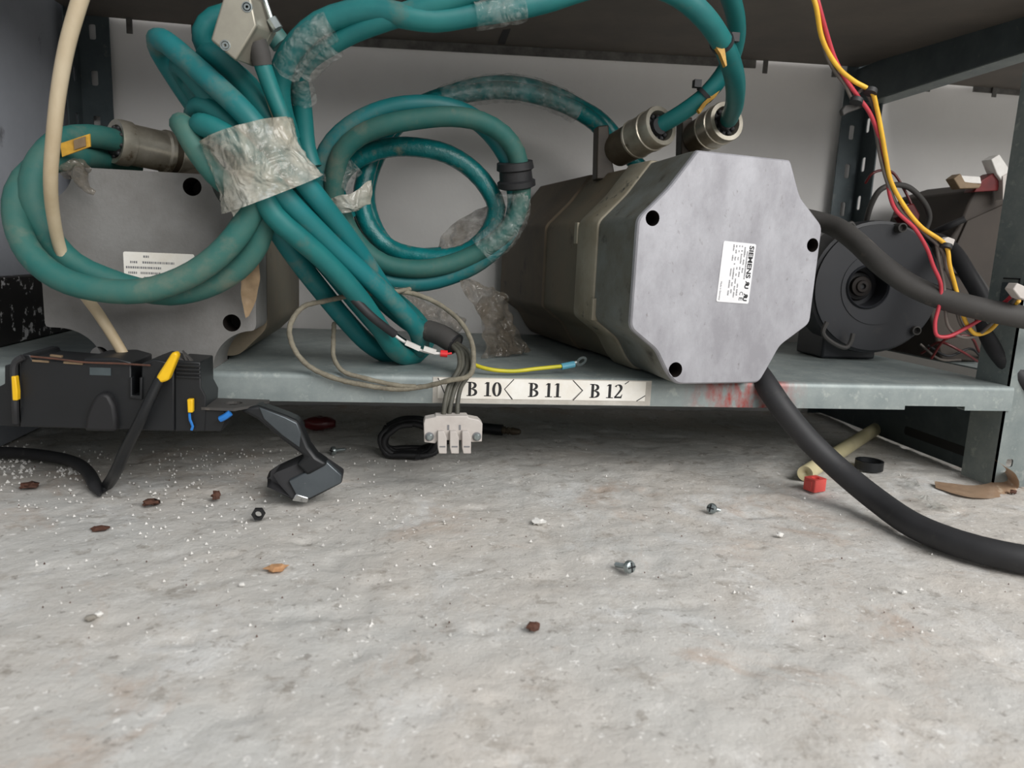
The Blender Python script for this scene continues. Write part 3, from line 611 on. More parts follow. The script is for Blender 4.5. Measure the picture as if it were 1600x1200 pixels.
# 2. taped bundle
bun = thing('cable_bundle', 'thick bundle of teal cables taped with clear film leaning diagonally between the two motors', 'cable', tuple(P(600, 560, .08)))
L_ = [
 ('front upper loop', TB, ((455, 275, -.05), (420, 225, -.055), (385, 180, -.055), (340, 136, -.045), (295, 96, -.03), (262, 68, -.015), (247, 62, .0), (252, 82, .018), (275, 120, .03), (305, 165, .03), (345, 220, .02), (385, 260, .01))),
 ('second upper loop', T, ((440, 290, -.035), (402, 238, -.035), (362, 190, -.03), (322, 145, -.02), (296, 113, -.008), (282, 103, .006), (290, 122, .022), (330, 180, .02), (370, 235, .01))),
 ('third upper loop', T, ((420, 262, -.04), (378, 212, -.04), (345, 180, -.033), (318, 166, -.02), (305, 178, -.008), (318, 200, .0), (350, 228, .0), (390, 265, .0))),
 ('fourth loop', T, ((430, 285, -.05), (390, 240, -.055), (350, 210, -.055), (320, 196, -.05), (312, 198, -.04), (330, 225, -.03))),
 ('short loop', TD, ((400, 310, -.03), (350, 285, -.04), (322, 255, -.045), (300, 222, -.045), (287, 198, -.04), (283, 194, -.028), (300, 205, -.02), (330, 235, -.01))),
 ('rear dark strand', T, ((455, 250, .02), (420, 185, .03), (390, 135, .04), (350, 100, .04), (322, 75, .035), (317, 50, .03), (335, 28, .03), (375, 22, .03), (415, 40, .03), (440, 70, .03))),
 ('strand behind hood', T, ((470, 260, -.02), (430, 200, -.02), (395, 148, -.015), (362, 110, -.005), (332, 84, .0), (322, 90, .02))),
 ('down strand', TB, ((425, 225, -.05), (458, 264, -.05), (489, 302, -.042), (515, 335, -.025), (541, 369, -.005), (567, 405, .018), (592, 442, .04), (622, 490, .065))),
 ('down strand', TB, ((400, 245, -.055), (425, 284, -.055), (453, 317, -.05), (486, 351, -.036), (519, 384, -.02), (553, 415, -.004), (587, 445, .012), (622, 480, .03), (650, 513, .05), (657, 538, .07), (645, 553, .09), (615, 557, .095), (580, 540, .08), (540, 500, .055), (497, 448, .03), (462, 402, .005), (432, 355, -.02), (410, 300, -.04))),
 ('down strand', T, ((392, 265, -.06), (428, 336, -.056), (460, 366, -.048), (492, 393, -.034), (530, 430, -.016), (563, 468, .002), (592, 510, .025), (622, 552, .055), (648, 556, .085), (668, 530, .09), (650, 500, .085), (600, 455, .06), (545, 395, .03), (495, 335, .0), (450, 280, -.02))),
 ('dark down strand', T, ((420, 290, -.015), (465, 360, .0), (520, 425, .03), (565, 480, .05), (610, 530, .07), (640, 548, .1))),
 ('end strand', T, ((440, 300, .0), (500, 370, .02), (560, 430, .045), (610, 480, .06), (650, 510, .06), (690, 523, .045))),
]
for nm, m_, pp in L_: cable('cable_strand', path(*pp), RC*.98, m_, bun)
o = cable('sheath', path((668, 516, .055), (690, 524, .045), (712, 538, .035)), .0116, M['grey_rub'], bun)
mb = MB(); a = P(712, 538, .035); mb.lathe(a, P(712, 538, .035)-P(690, 524, .045), [(-.001, .0117), (.0008, .0117), (.0008, .0095), (-.004, .009)], 16); mb.obj('sheath_rim', M['ink'], o)
wires = [((706, 536, .035), (720, 548, .02), (722, 572, .002), (706, 600, -.014), (699, 625, -.022), (690, 655, -.026)),
         ((708, 537, .035), (726, 552, .022), (729, 575, .0), (713, 602, -.014), (705, 628, -.022), (701, 655, -.026)),
         ((710, 534, .037), (731, 550, .024), (735, 580, .0), (720, 606, -.014), (715, 630, -.022), (715, 655, -.026)),
         ((706, 540, .03), (716, 552, .015), (717, 575, -.004), (702, 602, -.018), (695, 630, -.026), (693, 655, -.028))]
for w in wires: cable('core_wire', path(*w), .0024, M['wire_dk'], bun, 8)
tb = MB(); YT = -.036
tb.pxp([(664, 655), (680, 652), (681, 650), (731, 650), (732, 653), (748, 656), (754, 662), (753, 690), (736, 691), (733, 688), (684, 688), (680, 693), (663, 691), (662, 662)], YT, .016)
tb = tb.obj('terminal_block', M['grey_pl'], bun, bevel=.0008)
for x in (684, 703, 722):
    mb = MB(); mb.pxp([(x, 674), (x+10, 674), (x+14, 684), (x+14, 709), (x+2, 709), (x, 700)], YT-.006, .016); lv = mb.obj('plug_finger', M['grey_pl'], tb, bevel=.0007)
    mb = MB(); mb.pxp([(x+3, 697), (x+12, 697), (x+12, 699), (x+3, 699)], YT-.0064, .0006); mb.obj('slit', M['ink_soft'], tb)
for x in (699, 717):
    mb = MB(); mb.pxp([(x, 664), (x+3, 664), (x+3, 672), (x, 672)], YT-.0004, .0006); mb.obj('slit', M['ink_soft'], tb)
for x, y_ in ((671, 682), (745, 682)):
    c = P(x, y_, YT); mb = MB(); mb.lathe(c, (0, -1, 0), [(-.001, .0045), (.0008, .0045), (.0012, .004), (.0012, .0033)], 16); mb.obj('recess', M['ink_soft'], tb)
    mb = MB(); mb.lathe(c, (0, -1, 0), [(.0, .0033), (.003, .0033), (.004, .0022)], 16); mb.box((c.x-.0004, c.y-.0046, c.z-.003), (c.x+.0004, c.y-.0036, c.z+.003)); mb.obj('screw', M['zinc'], tb)
# earth wire with ring terminal
ew = cable('earth_wire', path((728, 560, .02), (742, 570, .012), (765, 577, .006), (800, 580, .006), (840, 576, .012), (880, 572, .02)), .0021, M['gr_ye'], bun, 8)
mb = MB(); mb.tube(path((877, 573, .0195), (897, 569, .023)), .0036, 10, spline=False); mb.obj('crimp_sleeve', M['teal_sleeve'], ew)
mb = MB(); c = P(908, 564, .026); d1 = (P(908, 564, .026)-P(880, 572, .02)).normalized(); up = Vector((0, -.55, .83)); s1 = d1.cross(up).normalized(); up = s1.cross(d1)
plate(mb, [circ(0, 0, .0066, 24), circ(.0003, 0, .0036, 18)], lambda u, v, d: c+d1*u+s1*d+up*v, .0009); mb.tube([c-d1*.006, c-d1*.012], .0022, 8, spline=False); mb.obj('ring_terminal', M['zinc'], ew)
# marker wire with white sleeves and red ferrule
mw = cable('marker_wire', path((560, 472, -.005), (588, 500, .0), (612, 520, .014), (630, 533, .02), (652, 545, .02), (672, 551, .02), (696, 553, .02)), .0016, M['white'], bun, 8)
cable('black_sleeve', path((548, 462, -.006), (580, 494, -.004), (616, 522, .016)), .0044, M['black_rub'], bun, 8)
for a, c in (((634, 535, .014), (656, 545, .014)), ((662, 544, .017), (681, 550, .017))):
    mb = MB(); mb.tube(path(a, c), .0034, 4, spline=False); mb.obj('wire_marker', M['white'], mw, sm=0)
mb = MB(); mb.tube(path((688, 552, .02), (699, 553, .02)), .0036, 10, spline=False); mb.tube(path((699, 553, .02), (706, 552, .02)), .0012, 8, spline=False); mb.obj('ferrule', M['red_hot'], mw)
# clear film wrap
mb = MB(); mb.tube(path((386, 206, -.045), (394, 228, -.045), (404, 252, -.045), (416, 278, -.042), (428, 304, -.04)), lambda t: .0395+.006*t-.004*math.sin(PI*t), 72, step=.0016, wr=(.07, 60))
mb.v = [(x, -.049+(y+.045)*.80, z) for x, y, z in mb.v]
A_ = P(352, 232, -.04)
wrap = mb.obj('film_wrap', M['film'], bun, sm=80)
mb = MB()
def sheet(mb, a, b_, n, m_, amp, m=0, thick=.0005):     # crumpled sheet between two polylines
    n *= 3; m_ *= 3
    base = len(mb.v)
    for t in range(2):
        for i in range(n+1):
            p0 = Vector(a[0]).lerp(a[1], i/n) if len(a) == 2 else smooth(a, .001)[int(i/n*(len(smooth(a, .001))-1))]
            p1 = Vector(b_[0]).lerp(b_[1], i/n) if len(b_) == 2 else smooth(b_, .001)[int(i/n*(len(smooth(b_, .001))-1))]
            for j in range(m_+1):
                q = p0.lerp(p1, j/m_)
                if t == 0: e_ = mnoise.noise_vector(q*70)*amp*1.6; q = q+Vector((e_.x, amp*2.2*ridge(q, 38), e_.z)); mb.vert(q)
                else: mb.vert(Vector(mb.v[base+i*(m_+1)+j])+Vector((0, thick, 0)))
    k = m_+1; half = (n+1)*k
    for i in range(n):
        for j in range(m_):
            q = base+i*k+j; mb.face((q, q+1, q+k+1, q+k), m); mb.face((half+q, half+q+k, half+q+k+1, half+q+1), m)
    for i in range(n):
        for j in (0, m_): q = base+i*k+j; mb.face((q, q+k, half+q+k, half+q), m)
    for j in range(m_):
        for i in (0, n): q = base+i*k+j; mb.face((q, q+1, half+q+1, half+q), m)
sheet(mb, path((348, 262, -.062), (350, 310, -.066), (362, 338, -.07)), path((400, 270, -.075), (392, 292, -.075), (372, 330, -.074)), 10, 8, .0012); mb.obj('film_tail', M['film'], bun, sm=80)
mb = MB(); sheet(mb, path((388, 400, -.02), (376, 450, -.012), (384, 498, -.01)), path((404, 392, -.02), (404, 450, -.012), (389, 494, -.01)), 10, 5, .0008); mb.obj('tape_tail', M['bag_tape'], bun, sm=80)
# connector hood at the top with its own cable
hd = MB(); HY = -.07
hd.pxp([(352, -14), (392, -4), (401, 40), (368, 94), (329, 62), (336, 38)], HY, .008)
hd.loft([[P(a, c, HY+.008) for a, c in ((352, -14), (392, -4), (401, 40), (368, 94), (329, 62), (336, 38))], [P(a, c, HY+.034) for a, c in ((364, -8), (410, 2), (425, 50), (398, 106), (350, 70), (352, 38))]])
hood = hd.obj('connector_hood', M['hood'], bun, bevel=.0015)
mb = MB(); mb.loft([[P(a, c, HY+.034) for a, c in ((364, -8), (410, 2), (425, 50), (398, 100), (352, 70))], [P(a, c, HY+.046) for a, c in ((372, -6), (418, 2), (432, 52), (408, 96), (362, 66))]]); mb.obj('hood_half', M['hood'], hood, bevel=.001)
for x, y_ in ((386, 11), (352, 71)):
    c = P(x, y_, HY); mb = MB(); mb.lathe(c, (0, -1, 0), [(-.001, .0044), (.0006, .0042), (.0007, .0034), (.0, .0033)], 16); mb.lathe(c, (0, -1, 0), [(-.001, .0028), (.0009, .0026), (.0009, .0012), (.0, .001)], 12); mb.obj('screw', M['zinc'], hood)
mb = MB(); mb.tube(path((412, -6, HY+.03), (424, 30, HY+.03)), .0022, 8, spline=False); mb.tube(path((424, 30, HY+.03), (434, 46, HY+.03)), .0048, 10, spline=False); mb.obj('thumbscrew', M['zinc'], hood)
mb = MB(); mb.tube(path((399, 66, HY+.024), (406, 84, HY+.026), (410, 102, HY+.028)), lambda t: .0096-.0012*t, 14); mb.obj('boot', M['grey_rub'], hood)
cable('cable_strand', path((404, 80, HY+.026), (412, 106, HY+.028), (424, 140, HY+.032), (440, 180, HY+.035), (460, 235, -.03)), .0074, T, bun)
cable('cable_strand', path((422, 144, -.035), (430, 168, -.033), (438, 190, -.03), (450, 220, -.03)), .0056, M['paper_old'], bun)

# 3. two cables arching from the bundle to the right motor
ca = thing('motor_cable', 'teal cable arching over the top to the rear socket of the large servo motor', 'cable', tuple(P(450, 200, -.01)))
cable('cable_run', path((452, 215, .02), (438, 165, .0), (436, 130, -.01), (446, 96, -.02), (468, 64, -.03), (500, 37, -.038), (545, 21, -.042), (590, 17, -.046), (635, 26, -.05), (680, 31, -.05), (740, 22, -.05), (800, 13, -.05), (850, 2, -.05), (930, -22, -.05), (1010, -26, -.05), (1060, -8, -.045), (1100, 26, -.035), (1130, 70, -.01), (1147, 118, .03), (1148, 160, .09), (1139, 186, .145)), .0105, T, ca)
cb_ = thing('motor_cable', 'teal cable bending down to the front socket of the large servo motor', 'cable', tuple(P(470, 230, .0)))
cable('cable_run', path((488, 262, .03), (478, 230, .03), (474, 190, .025), (470, 150, .015), (466, 118, .0), (482, 92, -.015), (512, 72, -.025), (552, 50, -.035), (600, 32, -.045), (650, 16, -.05), (705, -1, -.055), (780, -28, -.06), (900, -55, -.06), (1040, -60, -.05), (1120, -35, -.02), (1147, 15, .02), (1150, 62, .055), (1136, 105, .08), (1106, 145, .09), (1066, 176, .10), (1030, 197, .115)), .0095, T, cb_)
def ziptie(parent, c, axis, r, head):
    mb = MB(); a = Vector(axis).normalized(); mb.lathe(c, a, [(-.0022, r*.9), (-.0022, r*1.12), (.0022, r*1.12), (.0022, r*.9)], 20)
    mb.box((head.x-.004, head.y-.004, head.z-.004), (head.x+.004, head.y+.004, head.z+.004)); mb.obj('zip_tie', M['black_rub'], parent)
ziptie(cb_, P(1101, 148, .091), P(1136, 105, .08)-P(1066, 176, .10), .0095, P(1089, 131, .086))
ziptie(ca, P(1128, 66, -.012), P(1147, 118, .03)-P(1100, 26, -.035), .0105, P(1147, 59, -.014))
mb = MB(); mb.poly3([P(a, c, -.02) for a, c in ((1108, 46), (1111, 45), (1122, 62), (1131, 68), (1133, 80), (1136, 102), (1134, 104), (1126, 84), (1118, 72))], (0, .006, 0)); mb.obj('marker_tag', M['tagy'], ca)
mb = MB(); mb.poly3([P(a, c, .082) for a, c in ((1091, 172), (1099, 160), (1110, 150), (1122, 138), (1131, 122), (1132, 130), (1118, 152), (1104, 163), (1094, 177))], (0, .006, 0)); mb.obj('marker_tag', M['tagy'], cb_)
for pp, par in ((((448, 110, -.02), (466, 82, -.032), (490, 56, -.04), (518, 42, -.045)), ca), (((474, 108, -.01), (498, 84, -.022), (520, 68, -.03)), cb_), (((742, 24, -.052), (775, 18, -.052), (800, 14, -.052), (818, 9, -.052)), ca), (((466, 118, .0), (470, 140, .01), (474, 155, .02)), cb_)):
    mb = MB(); mb.tube(path(*pp), .0122, 40, step=.0012, wr=(.13, 110)); mb.obj('film_wrap', M['film_clear'], par, sm=80)

# 4. coil standing behind, in front of the wall
co = thing('cable_coil', 'coil of teal cable partly wrapped in clear film standing in rings between the motors', 'cable', tuple(P(650, 440, .16)))
rings = [
 (TB, ((540, 395, .17), (512, 340, .16), (500, 285, .15), (512, 235, .14), (548, 197, .135), (600, 172, .135), (650, 164, .135), (700, 168, .14), (742, 186, .15), (775, 218, .15), (797, 255, .15), (805, 290, .15), (806, 330, .155), (788, 372, .16), (750, 408, .165), (700, 432, .17), (650, 442, .17), (600, 436, .17), (560, 412, .17))),
 (TD, ((560, 390, .16), (530, 340, .15), (522, 285, .14), (534, 238, .13), (562, 212, .125), (604, 195, .12), (652, 186, .12), (705, 182, .12), (752, 190, .125), (786, 210, .13), (806, 238, .135), (812, 268, .14), (814, 310, .145), (800, 350, .15), (770, 380, .155), (725, 405, .16), (680, 418, .16), (640, 420, .16), (600, 412, .16), (568, 390, .16), (546, 362, .157), (532, 330, .152))),
 (TF, ((545, 340, .19), (525, 298, .18), (538, 264, .175), (568, 243, .17), (605, 231, .165), (650, 230, .16), (700, 241, .16), (740, 267, .165), (764, 296, .165), (776, 325, .165), (766, 360, .17), (740, 388, .175), (700, 402, .18), (650, 400, .185), (610, 388, .19), (580, 360, .19), (566, 325, .19), (570, 280, .195), (590, 222, .2), (630, 180, .21), (680, 158, .22), (730, 146, .225), (790, 141, .235), (850, 152, .25), (900, 172, .265), (938, 200, .28), (955, 235, .285))),
 (TF, ((650, 404, .2), (605, 385, .2), (580, 345, .205), (572, 300, .21), (590, 240, .215), (640, 175, .225), (700, 148, .23), (760, 133, .24), (815, 134, .25), (865, 148, .26), (905, 168, .275), (940, 190, .29), (985, 245, .29), (1000, 262, .285))),
 (TF, ((565, 330, .2), (575, 360, .2), (612, 395, .195), (640, 402, .19), (690, 400, .19))),
]
for m_, pp in rings: cable('cable_ring', path(*pp), .0112, m_, co)
mb = MB(); a = P(806, 275, .143); mb.lathe(a, (P(806, 300, .147)-P(803, 262, .141)), [(-.016, .017), (-.016, .021), (-.008, .022), (-.006, .019), (.004, .0195), (.006, .0225), (.012, .0225), (.014, .018)], 22); mb.obj('rubber_band', M['black_rub'], co)
for pp, r in ((((800, 300, .145), (803, 330, .15), (785, 365, .155), (755, 393, .16)), .0185), (((690, 158, .222), (740, 143, .225), (800, 138, .235), (850, 148, .25), (900, 171, .265)), .0165), (((520, 290, .15), (528, 270, .15), (548, 250, .15)), .018)):
    mb = MB(); mb.tube(path(*pp), r, 44, step=.0016, wr=(.12, 100)); mb.obj('film_wrap', M['film_clear'], co, sm=80)
mb = MB(); sheet(mb, path((512, 312, .11), (545, 302, .11), (582, 282, .13)), path((520, 332, .11), (545, 332, .11), (580, 318, .13)), 12, 5, .0015); mb.obj('film_tie', M['film'], co, sm=80)
mb = MB(); sheet(mb, path((682, 400, .19), (690, 370, .19), (720, 340, .2), (762, 322, .2)), path((706, 402, .17), (720, 385, .17), (745, 368, .17), (762, 352, .18)), 16, 8, .0016); mb.obj('film_flap', M['film_dark'], co, sm=80)
mb = MB(); mb.tube(path((612, 458, .14), (640, 470, .14), (665, 486, .135), (700, 497, .13), (722, 510, .125)), .0085, 30, step=.0015, wr=(.3, 90)); mb.obj('film_twist', M['film_dark'], co, sm=0)

# crumpled bag on the shelf beside the large motor
bag = MB(); sheet(bag, path((718, 438, .155), (735, 470, .15), (758, 510, .14), (752, 562, .115)), path((728, 436, .16), (790, 462, .18), (806, 510, .175), (832, 550, .16)), 18, 12, .0038)
sheet(bag, path((742, 470, .17), (752, 510, .17), (765, 552, .15)), path((772, 462, .19), (800, 510, .19), (812, 548, .17)), 12, 8, .003)
bag.v = [(x, y, max(z, ZT+.001)) for x, y, z in bag.v]
tag(bag.obj('plastic_bag', M['film_dark'], sm=80), 'crumpled grimy clear plastic bag on the shelf left of the large servo motor', 'bag')

# twine
tw = MB(); tp = path((640, 452, .06), (615, 456, .04), (560, 460, .03), (510, 470, .02), (473, 480, .01), (453, 510, .0), (458, 542, -.004), (480, 570, -.006), (520, 590, -.008), (570, 602, -.009), (622, 608, -.010), (662, 604, -.012), (700, 595, -.024), (733, 587, -.022), (740, 560, .0), (737, 535, .012), (722, 506, .03), (690, 478, .05), (650, 460, .055), (615, 455, .05))
tw.tube(tp, .0026, 8, wob=.12, step=.003)
tw.tube(path((522, 505, .05), (521, 530, .03), (522, 560, .008), (536, 580, -.004), (570, 591, -.008), (620, 602, -.010), (650, 604, -.011)), .0024, 8, wob=.12, step=.003)
tag(tw.obj('twine', M['string'], sm=60), 'grey beige twine looped over the shelf lip left of the B 10 label', 'string')

# ivory cable
iv = cable('ivory_cable', path((190, -330, -.06), (168, -180, -.078), (146, -80, -.085), (133, -25, -.085), (122, 10, -.085), (105, 70, -.082), (92, 140, -.078), (84, 210, -.074), (79, 280, -.066), (83, 335, -.05), (98, 400, -.03), (125, 450, -.026), (155, 492, -.02), (185, 540, -.02), (214, 592, -.024)), lambda t: .0068-.0022*t, M['beige'], None, 14)
tag(iv, 'old ivory cable hanging from above across the left motor into the black plastic module', 'cable')

# black cables on the right
k1 = cable('power_cable', path((1255, 340, .16), (1300, 352, .13), (1335, 375, .09), (1375, 412, .05), (1420, 444, .03), (1470, 466, .01), (1530, 482, -.015), (1600, 496, -.03), (1700, 512, -.05)), .0122, M['grey_rub'])
tag(k1, 'dusty dark grey cable running across the front of the blower motor to the right edge', 'cable')
fl_ = lambda px, py, z=.0135: Q(px, py, z)
k2 = cable('power_cable', [P(1175, 570, .06), P(1195, 598, .0), P(1222, 638, -.022), P(1262, 686, -.034), P(1312, 734, -.055), fl_(1368, 780, .020), fl_(1430, 822), fl_(1500, 850), fl_(1560, 866), fl_(1640, 880), fl_(1750, 890)], .0122, M['black_rub'])
tag(k2, 'thick black cable dropping from under the large servo motor and curving over the floor', 'cable')
k3 = cable('power_cable', path((1435, 372, .235), (1465, 376, .19), (1492, 396, .13), (1512, 428, .1), (1535, 470, .08), (1538, 505, .06), (1555, 545, .03), (1590, 585, .01), (1660, 640, -.01)), .0098, M['black_rub'])
tag(k3, 'black cable passing behind the thin coloured wires and down beside the right corner post', 'cable')
k4 = cable('power_cable', path((1440, 385, .24), (1472, 384, .17), (1500, 398, .14), (1522, 425, .13), (1540, 450, .125), (1552, 475, .12)), .0035, M['grey_rub']); tag(k4, 'thin grey cable arching in front of the brown box', 'cable')
k5 = cable('power_cable', path((1352, 352, .24), (1362, 318, .22), (1375, 297, .21), (1395, 289, .21), (1420, 293, .21), (1445, 318, .21), (1452, 340, .215), (1446, 360, .22)), .0038, M['grey_rub']); tag(k5, 'thin dark cable arching above the blower motor in front of the wall', 'cable')
k6 = cable('lead_wire', path((1352, 286, .23), (1362, 272, .22), (1378, 266, .22), (1395, 270, .22), (1412, 295, .215), (1425, 322, .21), (1430, 338, .21)), .0018, M['lamp_red']); tag(k6, 'thin dark red wire with a plastic cap arching above the blower motor', 'wire')
mb = MB(); mb.poly3([P(a, c, .205) for a, c in ((1415, 322), (1428, 317), (1438, 335), (1435, 352), (1418, 350), (1408, 338))], (0, .02, 0)); mb.obj('end_cap', M['lamp_red'], k6, bevel=.002)
k7 = cable('power_cable', path((1440, 375, .24), (1462, 362, .22), (1485, 352, .2), (1508, 342, .19)), .0045, M['black_rub']); tag(k7, 'short black cable running from behind the blower motor to the brown box corner', 'cable')
tg_ = thing('wire_tangle', 'dark red and black wires tangled in shadow behind the shelf corner, below the brown box', 'wires', tuple(P(1490, 570, .2)))
for pp, mn in ((((1440, 552, .22), (1470, 535, .18), (1500, 548, .17), (1525, 575, .19)), 'lamp_red'), (((1450, 540, .2), (1480, 556, .18), (1515, 545, .18), (1535, 560, .2)), 'black_rub'), (((1455, 560, .19), (1478, 530, .17), (1512, 525, .16), (1530, 550, .18)), 'lamp_red'), (((1438, 538, .21), (1466, 560, .19), (1500, 566, .2)), 'gy_wire')):
    q = path(*pp)
    for w in q: w.z = max(w.z, ZT+.003)
    cable('loose_wire', q, .0018, M[mn], tg_, 8)
# thin wire harness
ha = thing('wire_harness', 'harness of thin yellow, red and grey wires hanging before the right rear post', 'wires', tuple(P(1480, 525, -.0)))
hw = [
 ('ye_wire', .0023, ((1225, -280, -.04), (1248, -120, -.055), (1266, -20, -.06), (1275, 10, -.06), (1283, 55, -.05), (1293, 80, -.045), (1312, 108, -.04), (1335, 127, -.035), (1362, 144, -.035), (1370, 170, -.03), (1378, 210, -.025), (1384, 245, -.02), (1392, 283, -.015), (1415, 325, -.01), (1440, 355, -.005), (1478, 384, -.005), (1484, 415, -.005), (1492, 445, .0), (1500, 475, .0), (1510, 505, .0), (1525, 522, .0), (1545, 517, .0), (1562, 500, -.005), (1580, 480, -.02), (1592, 470, -.035))),
 ('red_wire', .0021, ((1235, -280, -.038), (1256, -120, -.053), (1272, -20, -.058), (1280, 10, -.058), (1291, 50, -.05), (1303, 88, -.042), (1318, 118, -.036), (1340, 150, -.03), (1358, 175, -.028), (1374, 215, -.02), (1383, 255, -.015), (1396, 322, -.008), (1430, 358, -.004), (1448, 388, -.002), (1458, 415, .0), (1470, 445, .002), (1468, 475, .004), (1461, 505, .004), (1464, 524, .004), (1480, 526, .002), (1510, 512, -.002), (1540, 494, -.01), (1570, 472, -.02), (1586, 457, -.035))),
 ('gy_wire', .0019, ((1230, -280, -.034), (1250, -120, -.05), (1266, -20, -.054), (1276, 20, -.054), (1288, 75, -.045), (1300, 104, -.038), (1322, 135, -.03), (1334, 158, -.026), (1352, 165, -.024), (1366, 195, -.02), (1374, 235, -.016), (1386, 275, -.012), (1400, 318, -.006), (1432, 355, -.002), (1460, 375, .0), (1467, 405, .002), (1474, 440, .004), (1477, 480, .004), (1482, 510, .004), (1500, 526, .003), (1525, 525, .002), (1550, 505, -.008), (1578, 478, -.025), (1590, 463, -.036))),
 ('gy_wire', .0019, ((1362, 150, -.03), (1370, 180, -.024), (1372, 225, -.018), (1388, 290, -.012), (1408, 330, -.006), (1442, 362, -.002), (1472, 392, .0), (1478, 418, .002), (1490, 450, .004), (1494, 480, .005), (1502, 508, .005), (1520, 524, .004))),
 ('gy_wire', .0017, ((1338, 148, -.028), (1348, 140, -.03), (1358, 152, -.028), (1368, 180, -.022))),
]
for mn, r, pp in hw: cable('harness_wire', path(*pp), r, M[mn], ha, 8)
for px, py, y in ((1360, 143, -.035), (1478, 385, -.005), (1338, 158, -.03)):
    mb = MB(); c = P(px, py, y); mb.lathe(c, (.3, .2, 1), [(-.0022, .003), (-.0022, .0062), (.0022, .0062), (.0022, .003)], 14); mb.obj('zip_tie', M['black_rub'], ha)
mb = MB(); mb.poly3([P(a, c, -.002) for a, c in ((1474, 374), (1482, 370), (1493, 374), (1490, 384), (1482, 388))], (0, .008, 0)); mb.obj('wire_clip', M['grey_pl'], ha, bevel=.001)
mb = MB(); mb.poly3([P(a, c, -.026) for a, c in ((1316, 172), (1322, 164), (1346, 160), (1348, 168), (1326, 176), (1318, 181))], (0, .006, 0)); mb.obj('wire_clip', M['grey_rub'], ha, bevel=.001)
mb = MB(); mb.poly3([P(a, c, -.046) for a, c in ((1583, 452), (1590, 442), (1612, 452), (1606, 470), (1594, 466))], (0, .012, 0)); mb.obj('connector', M['grey_pl'], ha, bevel=.001)

# ------------------------------------------------------------------ black module at the left front
YM = -.06
mod = thing('plastic_module', 'black plastic car module with yellow tabs lying in front of the shelf at the left', 'module', (P(170, 672, YM).x, YM+.025, 0))
mb = MB(); mb.pxp([(30, 566), (31, 556), (36, 553), (47, 554), (50, 561), (130, 567), (131, 560), (180, 559), (205, 566), (205, 620), (221, 622), (221, 568), (240, 561), (258, 565), (272, 576), (272, 674), (31, 667)], YM, .055); body = mb.obj('body', M['black'], mod, bevel=.0012)
mb = MB(); mb.pxp([(7, 571), (29, 568), (30, 667), (-6, 664), (-6, 606), (7, 600)], YM+.006, .04); mb.obj('side_bracket', M['black'], mod, bevel=.001)
mb = MB(); mb.pxp([(273, 563), (313, 566), (314, 605), (322, 620), (320, 674), (273, 674)], YM+.003, .045); blk = mb.obj('connector_block', M['black'], mod, bevel=.001)
for k in range(4):
    mb = MB(); y_ = 569+k*6; mb.pxp([(275, y_), (312, y_+2), (312, y_+5), (275, y_+3)], YM+.001, .003); mb.obj('rib', M['black'], blk, bevel=.0003)
for pts_ in (((276, 556), (292, 566), (280, 570)), ((284, 548), (296, 563), (290, 565)), ((288, 552), (302, 566), (296, 568))):
    mb = MB(); mb.pxp([(pts_[0][0], pts_[0][1]), (pts_[1][0], pts_[1][1]), (pts_[2][0], pts_[2][1])], YM+.006, .005); mb.obj('fin', M['grey_rub'], blk)
mb = MB(); mb.pxp([(140, 574), (173, 575), (173, 587), (140, 586)], YM-.0008, .001); w_ = mb.obj('window', M['galv_dark'], body)
mb = MB(); mb.pxp([(131, 674), (134, 650), (142, 630), (150, 618), (160, 614), (170, 618), (178, 634), (181, 652), (182, 675)], YM-.008, .012); mb.obj('arched_boss', M['ink'], body, bevel=.003)
mb = MB(); mb.pxp([(202, 590), (206, 590), (206, 618), (218, 618), (218, 590), (222, 590), (222, 625), (202, 622)], YM-.003, .006); mb.obj('cable_guide', M['black'], body, bevel=.0005)
for x0_, x1_, y0_, dy in ((50, 76, 562, .3), (99, 129, 565, .3), (78, 96, 554, .2)):
    mb = MB(); mb.pxp([(x0_, y0_), (x1_, y0_+2), (x1_, y0_+5), (x0_, y0_+3)], YM-.0015, .003); mb.obj('contact_strip', M['bag_tape'], body)
mb = MB(); mb.tube(path((48, 557, YM-.002), (90, 561, YM-.003), (130, 566, YM-.002), (185, 568, YM-.003), (235, 571, YM-.003)), .0009, 6); mb.obj('lead', M['leaf'], body)
mb = MB(); mb.tube(path((36, 558, YM-.004), (24, 566, YM-.004), (21, 580, YM-.004), (23, 605, YM-.004), (24, 640, YM-.004), (25, 660, YM)), .0028, 8); lead = mb.obj('cable_tail', M['black_rub'], mod)
mb = MB(); mb.pxp([(17, 588), (24, 588), (27, 612), (27, 626), (19, 626)], YM-.008, .006); mb.obj('yellow_tab', M['yellow'], mod, bevel=.0008)
mb = MB(); mb.pxp([(292, 624), (301, 624), (301, 645), (293, 645)], YM-.004, .006); mb.obj('yellow_tab', M['yellow'], mod, bevel=.0008)
mb = MB(); mb.tube(path((296, 645, YM-.001), (297, 656, YM-.001), (301, 666, YM), (299, 672, YM)), .0012, 6); mb.obj('lead', M['blue'], mod)
